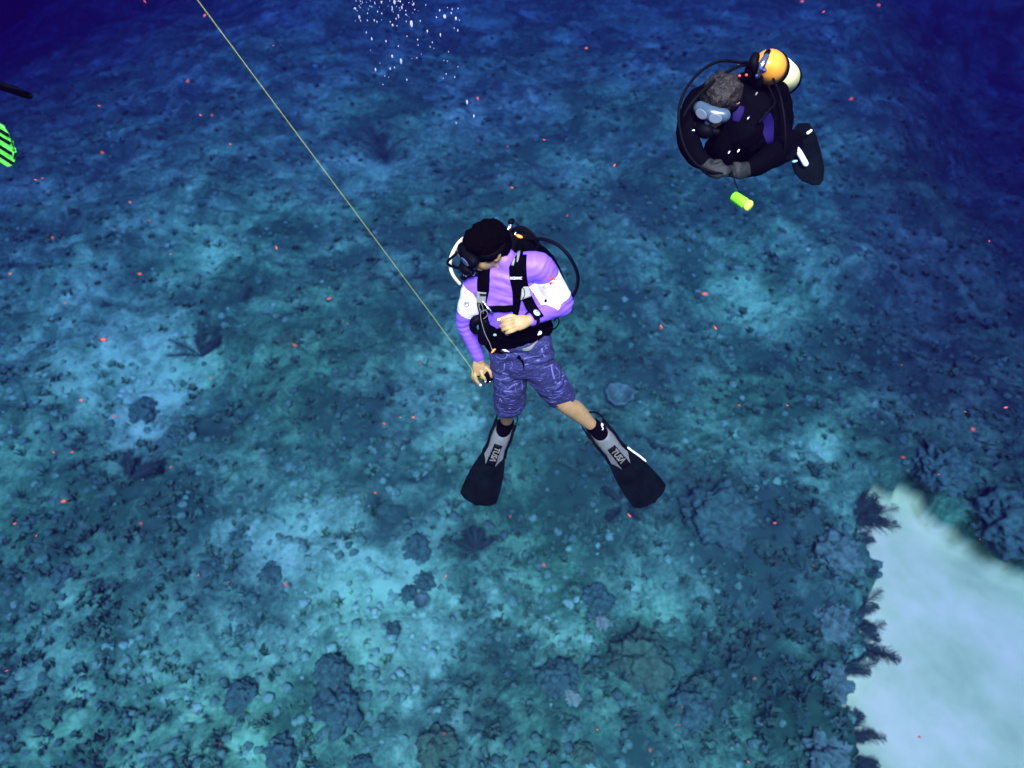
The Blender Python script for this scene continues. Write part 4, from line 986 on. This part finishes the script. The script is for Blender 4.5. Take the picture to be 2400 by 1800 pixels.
# ---------------------------------------------------------------- second diver, upper right
d2 = empty('person', P(1730, 330, 3.8), 'diver in black with folded arms, silvery mask and an orange topped tank', 'diver')
h2c = P(1684, 240, 3.42)
Hf2 = cv(-.50, -.72, .48).normalized(); Hu2 = cv(-.05, .50, .86); Hu2 = (Hu2 - Hf2 * Hu2.dot(Hf2)).normalized(); Hs2 = Hu2.cross(Hf2)
HF2 = Matrix((Hf2, Hs2, Hu2)).transposed()
def h2p(f, s, u): return h2c + HF2 @ Vector((f, s, u))
B = Blob()
B.ball(h2p(-.01, 0, .015), (.097, .077, .098), HF2); B.ball(h2p(.025, 0, -.055), (.060, .058, .062), HF2); B.ball(h2p(.05, 0, -.088), (.034, .034, .024), HF2)
B.tube([h2p(.088, 0, .005), h2p(.104, 0, -.022), h2p(.088, 0, -.034)], [.009, .013, .011], k=10)
for s in (-1, 1):
    B.tube([h2p(-.005, .079 * s, .022), h2p(-.022, .088 * s, .008), h2p(-.012, .084 * s, -.022), h2p(0, .077 * s, -.028)], [.008, .010, .008, .006], k=8)
B.tube([h2p(-.03, 0, -.03), P(1715, 250, 3.50), P(1735, 290, 3.62)], [.06, .062, .09])
B.tube([P(1728, 262, 3.56), P(1742, 310, 3.72), P(1756, 352, 3.95)], [(.14, .10), (.15, .11), (.13, .10)], ref=cv(1, -.1, 0))
B.tube([P(1640, 235, 3.50), P(1612, 310, 3.48), P(1626, 358, 3.42), P(1652, 384, 3.38)], [.05, .042, .036, .027])
B.tube([P(1800, 262, 3.52), P(1826, 338, 3.56), P(1790, 378, 3.46), P(1752, 396, 3.40)], [.05, .042, .036, .027])
B.tube([P(1652, 384, 3.38), P(1672, 396, 3.36), P(1688, 400, 3.35)], [(.028, .020), (.036, .018), (.036, .016)], ref=cv(.3, 1, 0), k=14)
for i in range(4): finger(B, [P(1684, 390 + i * 6, 3.35), P(1700, 393 + i * 5, 3.34), P(1714, 398 + i * 3, 3.36), P(1716, 403 + i * 3, 3.39)], [.0105, .0095, .0085, .007])
finger(B, [P(1664, 390, 3.36), P(1676, 380, 3.34), P(1688, 378, 3.34)], [.011, .010, .008])
B.tube([P(1752, 396, 3.40), P(1738, 400, 3.38), P(1728, 401, 3.37)], [(.028, .020), (.034, .018), (.034, .016)], ref=cv(.1, 1, 0), k=14)
for i in range(4): finger(B, [P(1730, 392 + i * 6, 3.38), P(1718, 392 + i * 6, 3.37), P(1708, 393 + i * 5, 3.40), P(1710, 395 + i * 5, 3.43)], [.010, .009, .008, .007])
finger(B, [P(1742, 398, 3.37), P(1732, 386, 3.36), P(1722, 384, 3.36)], [.011, .010, .008])
B.tube([P(1745, 350, 3.95), P(1800, 362, 4.20), P(1860, 345, 4.45)], [.085, .060, .045])
B.tube([P(1770, 350, 3.95), P(1815, 340, 4.25), P(1880, 325, 4.60)], [.085, .060, .045])
body2 = B.make('body', m_skin, d2, voxel=.005, smooth=3)
m_hand_shade = mat('hand_shade_tone', (.005, .007, .004), .7, noise=.6, scale=40, bump=.3)  # dark cover added over the bare hands, standing in for their shade
k = Blob()
k.tube([P(1650, 383, 3.38), P(1672, 396, 3.36), P(1688, 400, 3.35)], [(.034, .028), (.041, .024), (.041, .022)], ref=cv(.3, 1, 0), k=14)
for i in range(4): finger(k, [P(1684, 390 + i * 6, 3.35), P(1700, 393 + i * 5, 3.34), P(1714, 398 + i * 3, 3.36), P(1716, 403 + i * 3, 3.39)], [.013, .012, .011, .0095])
finger(k, [P(1664, 390, 3.36), P(1676, 380, 3.34), P(1688, 378, 3.34)], [.0135, .0125, .0105])
k.make('hand_shade', m_hand_shade, d2, voxel=.004, smooth=2)
k = Blob()
k.tube([P(1752, 396, 3.40), P(1738, 400, 3.38), P(1728, 401, 3.37)], [(.034, .028), (.039, .024), (.039, .022)], ref=cv(.1, 1, 0), k=14)
for i in range(4): finger(k, [P(1730, 392 + i * 6, 3.38), P(1718, 392 + i * 6, 3.37), P(1708, 393 + i * 5, 3.40), P(1710, 395 + i * 5, 3.43)], [.0125, .0115, .0105, .0095])
finger(k, [P(1742, 398, 3.37), P(1732, 386, 3.36), P(1722, 384, 3.36)], [.0135, .0125, .0105])
k.make('hand_shade', m_hand_shade, d2, voxel=.004, smooth=2)
m_hair2 = mat('fair_hair', (.013, .009, .004), .6, noise=.7, scale=22, bump=.9, bscale=90)
k = Blob(); k.ball(h2p(-.018, 0, .032), (.106, .090, .098), HF2); k.ball(h2p(-.055, 0, -.01), (.066, .080, .080), HF2); k.ball(h2p(.04, .01, .058), (.055, .068, .045), HF2)
k.make('hair', m_hair2, d2, voxel=.006, smooth=2, wrinkle=lambda c: .012 * mnoise.noise(c * 30) + .006 * mnoise.noise(c * 70))
m_skirt = mat('clear_mask_skirt', (.05, .085, .11), .25, spec=.6)
k = Blob(); k.tube([h2p(.090, -.058, .006), h2p(.106, 0, .006), h2p(.090, .058, .006)], [.032, .036, .032], k=16); k.tube([h2p(.106, 0, -.01), h2p(.116, 0, -.034)], [.022, .018])
msk2 = k.make('mask', m_skirt, d2, voxel=.005, smooth=3)
for s in (-1, 1): prism('lens', h2p(.134, s * .034, .010), frame(Hf2 + Hs2 * s * .25, Hs2), ell(.030, .024, 16), .004, mat('silver_lens', (.40, .50, .55), .2, metal=.5), msk2)
c = [h2p(.09 * math.cos(a) - .012, .097 * math.sin(a), .012) for a in [i * math.pi / 10 for i in range(-9, 10)]]
v, f = slab(c, [(q - h2p(-.012, 0, .01)).normalized() for q in c], .024, .004); adopt(mesh_obj('mask_strap', [tuple(w_) for w_ in v], f, m_rubber), msk2)
k = Blob(); k.ball(h2p(.135, 0, -.07), (.032, .044, .036), HF2); k.tube([h2p(.12, -.055, -.065), h2p(.12, .055, -.065)], [.016, .016])
reg2 = k.make('regulator', m_rubber, d2, voxel=.005, smooth=2)
k = Blob(); k.ball(P(1625, 306, 3.27), (.010, .006, .005), CR); k.make('purge_button', m_chrome, reg2, voxel=.002, smooth=1)
m_suit = mat('blue_black_wetsuit', (.0007, .0007, .0016), .8, spec=.03, bump=.3, bscale=60)
m_panel = mat('indigo_panel', (.009, .004, .055), .7, spec=.1)
k = Blob()
k.tube([P(1712, 248, 3.53), P(1728, 262, 3.58), P(1742, 310, 3.74), P(1756, 352, 3.97)], [(.075, .07), (.16, .11), (.165, .12), (.145, .11)], ref=cv(1, -.1, 0), k=28)
k.tube([P(1700, 238, 3.54), P(1640, 235, 3.50), P(1612, 310, 3.48), P(1626, 358, 3.42), P(1650, 382, 3.385)], [.07, .064, .056, .050, .036])
k.tube([P(1760, 250, 3.54), P(1800, 262, 3.52), P(1826, 338, 3.56), P(1790, 378, 3.46), P(1755, 395, 3.405)], [.07, .066, .060, .052, .036])
k.tube([P(1712, 250, 3.46), P(1722, 270, 3.48), P(1735, 300, 3.52)], [.075, .095, .12]); k.tube([P(1740, 245, 3.5), P(1775, 260, 3.48)], [.08, .08])
k.tube([P(1745, 350, 3.95), P(1800, 366, 4.20), P(1862, 344, 4.46)], [.100, .078, .062]); k.tube([P(1770, 350, 3.95), P(1815, 340, 4.25), P(1884, 324, 4.62)], [.100, .078, .062])
suit = k.make('wetsuit', m_suit, d2, voxel=.006, smooth=3, wrinkle=lambda c: .003 * mnoise.noise(c * 20))
k = Blob()
k.tube([P(1735, 205, 3.66), P(1765, 235, 3.72), P(1770, 300, 3.85), P(1775, 345, 4.0)], [(.10, .06), (.17, .07), (.19, .08), (.16, .08)], ref=cv(1, -.1, 0), k=28)
k.tube([P(1740, 340, 3.66), P(1745, 372, 3.80)], [(.19, .10), (.17, .10)], ref=cv(1, -.1, 0), k=26)
k.tube([P(1690, 300, 3.48), P(1692, 345, 3.52), P(1700, 375, 3.58)], [.045, .055, .05]); k.tube([P(1790, 320, 3.52), P(1800, 350, 3.6)], [.06, .07])
k.tube([P(1745, 205, 3.52), P(1760, 240, 3.45), P(1765, 290, 3.46), P(1758, 340, 3.52)], [.035, .032, .034, .04]); k.tube([P(1655, 215, 3.52), P(1640, 250, 3.45), P(1648, 300, 3.42)], [.030, .030, .034])
k.tube([P(1720, 195, 3.56), P(1690, 188, 3.55), P(1655, 205, 3.54)], [.04, .03, .025])
vest2 = k.make('buoyancy_vest', m_black, d2, voxel=.006, smooth=3, wrinkle=lambda c: .005 * mnoise.noise(c * 16))
b2 = bvh_of(suit, vest2)
for q, w_ in (([(1733, 248), (1730, 262), (1724, 285)], [.045, .050, .030]), ([(1797, 262), (1797, 290), (1804, 335)], [.02, .075, .03])):
    strap('suit_panel', b2, q, w_, .004, .004, m_panel, suit, n_=5, dflt=3.5)
for (a, b_, r_, m_) in ((1707, 356, .006, m_white), (1731, 351, .007, m_white), (1752, 277, .009, m_chrome), (1772, 222, .007, m_grey)):
    p, nn = surf(b2, a, b_, .006); k = Blob(); k.ball(p, (r_ * .6, r_ * 1.5, r_ * .6), CR @ Matrix.Rotation(-.6, 3, 'Z')); k.make('fitting', m_, vest2, voxel=.002, smooth=0)
# tank and valve
t0 = P(1796, 152, 3.46); tx = (P(1843, 186, 4.05) - t0).normalized() ; ft_ = frame(-tx, cv(1, .5, 0))
tk2 = lathe('tank', t0, ft_, [(.06, -.64), (.080, -.61), (.083, -.60), (.083, -.165)], mat('cream_tank_paint', (.86, .82, .34), .35, noise=.06, scale=10), d2)
lathe('tank_shoulder', t0, ft_, [(.080, -.125), (.079, -.07), (.070, -.035), (.050, -.005), (.028, .012), (.020, .02)], m_tank, tk2)
lathe('tank_net', t0, ft_, [(.082, -.66), (.087, -.65), (.087, -.60), (.084, -.595)], m_rubber, tk2)
lathe('tank_band', t0, ft_, [(.083, -.168), (.086, -.163), (.086, -.125), (.080, -.121)], m_rubber, tk2)
k = Blob(); k.tube([P(1780, 172, 3.36), P(1786, 152, 3.34), P(1796, 132, 3.35)], [.012, .016, .014]); k.ball(P(1775, 178, 3.37), .013); k.ball(P(1790, 165, 3.35), .013)
k.make('valve', m_chrome, tk2, voxel=.004, smooth=1)
k = Blob(); k.tube([P(1796, 128, 3.36), P(1801, 120, 3.37)], [.014, .012]); k.tube([P(1771, 132, 3.38), P(1766, 148, 3.38), P(1772, 166, 3.40)], [.020, .024, .022]); k.tube([P(1760, 165, 3.42), P(1770, 190, 3.48)], [.03, .04])
k.make('first_stage', m_rubber, tk2, voxel=.005, smooth=2)
for (a, b_, m_) in ((1731, 154, m_line3), (1733, 178, m_red), (1749, 176, m_red)):
    k = Blob(); k.ball(P(a, b_, 3.36), .007); k.make('hose_collar', m_, tk2, voxel=.002, smooth=1)
hose('hose', [P(1768, 145, 3.38), P(1735, 146, 3.35), P(1690, 143, 3.32), P(1645, 165, 3.30), P(1606, 212, 3.28), P(1591, 265, 3.28), P(1599, 330, 3.30), P(1625, 378, 3.32), P(1665, 402, 3.33), P(1712, 408, 3.34)], .0068, m_rubber, tk2)
hose('hose', [P(1765, 152, 3.40), P(1735, 154, 3.36), P(1700, 172, 3.34), P(1655, 206, 3.32), P(1622, 240, 3.32), P(1600, 275, 3.34)], .0072, m_rubber, tk2)
hose('hose', [P(1812, 185, 3.48), P(1828, 225, 3.42), P(1838, 280, 3.42), P(1840, 335, 3.45), P(1832, 368, 3.5)], .0068, m_rubber, tk2)
hose('hose', [P(1800, 200, 3.46), P(1815, 240, 3.40), P(1800, 262, 3.38), P(1778, 288, 3.38)], .0055, m_rubber, tk2)
# fin that shows beyond the arm, with its pale buckles
d2f = P(1862, 340, 4.5)
ol = [(-.055, .17), (-.03, .20), (.035, .19), (.062, .12), (.080, 0), (.088, -.10), (.075, -.18), (.055, -.205), (.01, -.20), (-.045, -.165), (-.080, -.11), (-.090, -.055), (-.07, -.02), (-.115, .01), (-.125, .05), (-.08, .08)]
fr5 = frame(cv(-.25, .15, 1), cv(1, .05, 0))
fin5 = prism('swim_fin', P(1890, 362, 4.42), fr5, ol, .022, m_blade, d2)
for i, (pts_, r_) in enumerate((([(1834, 333), (1845, 326), (1854, 323)], .011), ([(1852, 323), (1862, 338), (1866, 350)], .012), ([(1864, 348), (1872, 356), (1888, 384)], .013), ([(1853, 358), (1864, 353)], .009))):
    k = Blob(); k.tube([P(a, b_, 4.36) for a, b_ in pts_], [r_ * 1.35] * len(pts_)); k.make('buckle', mat('pale_buckle', (.72, .78, .95), .3), fin5, voxel=.004, smooth=1)
for (a, b_) in ((1854, 367), (1863, 378)):
    k = Blob(); k.ball(P(a, b_, 4.36), (.018, .008, .006), CR @ Matrix.Rotation(.2, 3, 'Z')); k.make('strap_tab', mat('teal_tab', (.25, .55, .50), .4), fin5, voxel=.003, smooth=1)
k = Blob(); k.tube([P(1893, 312, 4.36), P(1901, 306, 4.36)], [.009, .008]); k.make('fin_loop', mat('yellow_loop', (.85, .85, .5), .4), fin5, voxel=.003, smooth=1)
# lime green marker hanging below
hose('lanyard', [P(1714, 400, 3.33), P(1722, 424, 3.33), P(1727, 438, 3.33), P(1735, 452, 3.33)], .0032, m_rubber, d2)
m_lime = mat('lime_plastic', (.22, .95, .02), .35, noise=.1, scale=40)
la, lb_ = P(1722, 462, 3.34), P(1754, 482, 3.30)
mk_ = empty('marker_light', la, 'lime green dive marker hanging on a lanyard under the diver in black', 'dive light')
lathe('case', la, frame(lb_ - la, cv(0, 0, 1)), [(.020, -.010), (.025, -.004), (.025, .058), (.023, .064)], m_lime, mk_)
lathe('lens_cap', lb_ , frame(lb_ - la, cv(0, 0, 1)), [(.023, -.012), (.025, -.006), (.025, .006), (.018, .012)], mat('yellow_cap', (.75, .95, .08), .3), mk_)

# third diver, cut by the left edge: lime fin, dark fin edge and legs ---------------------------
d3 = empty('person', P(-230, 200, 4.7), 'diver mostly outside the left edge wearing a striped lime green fin', 'diver')
k = Blob(); k.tube([P(-560, 120, 4.9), P(-380, 170, 4.8), P(-200, 215, 4.7)], [.085, .06, .045]); k.tube([P(-560, 90, 5.0), P(-380, 90, 4.9), P(-210, 120, 4.8)], [.085, .06, .045])
k.tube([P(-900, 60, 5.2), P(-700, 80, 5.1), P(-560, 105, 4.95)], [(.17, .12), (.15, .11), (.16, .11)], ref=cv(0, 1, 0)); k.tube([P(-980, 50, 5.25), P(-900, 60, 5.2)], [.06, .06]); k.ball(P(-1020, 45, 5.27), (.11, .09, .1))
k.make('body', m_suit, d3, voxel=.008, smooth=3)
m_limef = mat('lime_fin', (.10, .62, .05), .5, noise=.35, scale=30)
f6, fr6, T6 = fin('swim_fin', P(-190, 215, 4.7), P(34, 358, 4.5), cv(-.60, .78, .1), m_limef, .80, d3, m_rubber, plate=False)
for u in (-.075, -.038, .012, .060):
    c = [T6(u, .24, .009), T6(u * 1.1, .40, .008), T6(u * 1.2, .60, .004)]
    v, f = slab(catmull(c, 4), [fr6.col[2]] * 9, .017, .012); o = mesh_obj('rib', [tuple(w_) for w_ in v], f, m_rubber); o.parent = f6; o.matrix_parent_inverse = Matrix.Translation(-P(-190, 215, 4.7))
fin('swim_fin', P(-170, 140, 4.4), P(76, 229, 4.3), cv(.08, .10, 1), m_blade, .34, d3, m_rubber, plate=False)
# ---------------------------------------------------------------- bubbles and drifting flecks
def ico(name, sc, m, sub=2):
    b_ = bmesh.new(); bmesh.ops.create_icosphere(b_, subdivisions=sub, radius=1)
    for v in b_.verts: v.co = Vector((v.co.x * sc[0], v.co.y * sc[1], v.co.z * sc[2]))
    me_ = bpy.data.meshes.new(name); b_.to_mesh(me_); b_.free(); me_.materials.append(m)
    me_.polygons.foreach_set('use_smooth', np.ones(len(me_.polygons), dtype=bool)); return me_
m_bub = bpy.data.materials.new('air_bubble'); m_bub.use_nodes = True
b = m_bub.node_tree.nodes['Principled BSDF']; b.inputs['Base Color'].default_value = (.95, .95, 1, 1); b.inputs['Roughness'].default_value = .08; b.inputs['Specular IOR Level'].default_value = 1.0
n = m_bub.node_tree.nodes; l = m_bub.node_tree.links
lw = n.new('ShaderNodeLayerWeight'); lw.inputs[0].default_value = .5; tr_ = n.new('ShaderNodeBsdfTransparent'); ms_ = n.new('ShaderNodeMixShader')
mr = n.new('ShaderNodeMapRange'); mr.inputs[3].default_value = .30; mr.inputs[4].default_value = .9; l.new(lw.outputs['Facing'], mr.inputs[0]); l.new(mr.outputs[0], ms_.inputs[0]); l.new(tr_.outputs[0], ms_.inputs[1]); l.new(b.outputs[0], ms_.inputs[2])
l.new(ms_.outputs[0], n['Material Output'].inputs['Surface'])
bme = ico('bubble', (1, 1, 1.0), m_bub)
big = [(1020, 310, 30), (885, 795, 22), (770, 730, 20), (555, 905, 15), (1740, 1325, 20), (1828, 1505, 15), (1600, 1595, 10), (1595, 240, 18), (1450, 215, 24), (1395, 455, 15), (1225, 405, 13),
       (290, 110, 16), (345, 225, 16), (775, 325, 14), (538, 265, 12), (850, 205, 13), (895, 100, 14), (800, 30, 20), (875, 20, 12), (630, 30, 13), (1048, 50, 12), (580, 150, 9), (635, 175, 10), (770, 120, 9), (505, 505, 14), (435, 420, 9),
       (1385, 135, 12), (1345, 225, 11), (1535, 170, 12), (1548, 120, 9), (1624, 110, 9), (1620, 395, 11), (1575, 365, 8), (1100, 515, 10), (1105, 585, 9), (962, 470, 9), (820, 245, 9), (450, 265, 9), (950, 190, 10), (1062, 125, 8),
       (745, 890, 11), (800, 875, 10), (850, 600, 8), (1290, 550, 8), (1262, 610, 8), (1310, 628, 7), (1622, 865, 9), (1470, 960, 10), (1432, 1015, 9), (1580, 1000, 10), (1440, 785, 7), (1487, 795, 7), (960, 1035, 10), (675, 985, 7), (725, 1000, 7), (650, 1095, 8),
       (690, 535, 11), (610, 820, 6), (1500, 670, 7), (1205, 65, 8), (1485, 100, 7), (1090, 750, 8), (1025, 760, 6), (490, 650, 6), (1640, 260, 8), (1148, 700, 6)]
top_r = rs.random
for k_ in range(60): big.append((250 + 900 * top_r(), 10 + 330 * top_r() ** 1.5, 4 + 5 * top_r()))
first = True
for i, (a, b_, r_) in enumerate(big):
    d = rs.uniform(3.6, 5.2); px, py = 780 + a / 5.53, b_ / 5.53
    o = bpy.data.objects.new('bubble', bme); C.objects.link(o); o.location = P(px, py, d); s = r_ / 5.53 / F * d * .72
    o.scale = (s * rs.uniform(.8, 1.1), s * rs.uniform(.8, 1.1), s * rs.uniform(1.3, 2.4))
    tag(o, 'small bright air bubble rising at the top of the picture', 'bubble', 'air bubbles rising at the top')
for k_, (px, py, r_) in enumerate([(1180, 258, 3), (1188, 273, 2), (1199, 442, 2.2), (1284, 1077, 2)]):
    pass
m_fleck = mat('orange_fleck', (.52, .075, .03), .5)
m_fleck2 = mat('dull_red_fleck', (.30, .045, .03), .6)
fme = ico('fleck', (1, .30, .22), m_fleck, 1); fme2 = ico('fleck', (1, .45, .3), m_fleck2, 1)
fl = [(648, 581, 11, -70), (771, 700, 14, 20), (242, 796, 16, 0), (692, 810, 12, -30), (1550, 575 + 192, 14, -60), (1652, 689, 14, -15), (1475, 1208, 12, -45), (1676, 768, 14, -65), (466, 1349, 9, -70), (670, 1370, 9, -50), (328, 642, 9, 0), (24, 642, 8, 0),
      (470, 270, 8, -40), (497, 270, 8, -50), (1120, 232, 10, -80), (938, 1003 - 25, 8, -10), (970, 978, 10, 0), (900, 993, 8, -20), (495, 887, 7, 0), (150, 1175, 14, 10), (16, 1572, 8, 10), (1816, 1226, 8, 0), (2280, 1006, 9, -25), (2116, 1072, 10, -10),
      (1374, 113, 8, 0), (1276, 328, 9, 0), (1275, 1324, 9, -60), (1045, 1350, 10, 70), (880, 1155, 8, 0), (2155, 1727, 10, -30), (1770, 1590, 8, 0), (1440, 388, 9, 60), (1995, 232, 9, 20), (2060, 12, 10, 15), (1880, 3, 8, 30), (1930, 28, 7, 40), (340, 4, 9, -50), (480, 36, 9, 60),
      (640, 107, 7, -20), (440, 190, 8, -20), (233, 248, 7, -25), (540, 338, 7, -30), (85, 422, 9, -20), (100, 418, 7, 10), (350, 517, 7, -20), (305, 474, 7, -20), (123, 557, 10, -20), (400, 596, 7, 0), (240, 358, 8, -30), (1040, 1720, 7, 0), (1400, 1710, 8, -60), (1524, 1759, 9, -70),
      (190, 938, 10, 0), (270, 976, 9, 10), (170, 1060, 7, 0), (125, 1060, 7, 0), (400, 1095, 8, 20), (35, 1227, 9, 20), (85, 1256, 8, 60), (330, 1227, 7, 0), (1845, 950, 7, -20), (1732, 950, 7, 0), (1330, 505, 7, 60), (1200, 440, 7, 0), (985, 832 + 20, 6, 0), (2262, 955 + 10, 7, 0), (2357, 955, 10, 10), (2200, 1112, 8, 0)]
for _ in range(14): fl.append((rs.uniform(10, 2390), rs.uniform(10, 1790), rs.uniform(4, 6.5), rs.uniform(-80, 40)))
for i, (px, py, ln, an) in enumerate(fl):
    d = rs.uniform(1.6, 3.0)
    if 1580 < px < 1960 and 100 < py < 500 or 1040 < px < 1600 and 500 < py < 1200: d = rs.uniform(1.5, 2.6)
    o = bpy.data.objects.new('fleck', fme if i % 5 < 3 else fme2); C.objects.link(o); o.location = P(px, py, d); s = ln / F * d * .60
    o.rotation_euler = (CR @ (Matrix.Rotation(R(an), 3, 'Z') @ Matrix.Rotation(rs.uniform(-.6, .6), 3, 'Y'))).to_euler(); o.scale = (s, s * rs.uniform(.8, 1.4), s)
    tag(o, 'tiny orange red fleck drifting in the open water', 'drifting fleck', 'orange flecks drifting in the water')
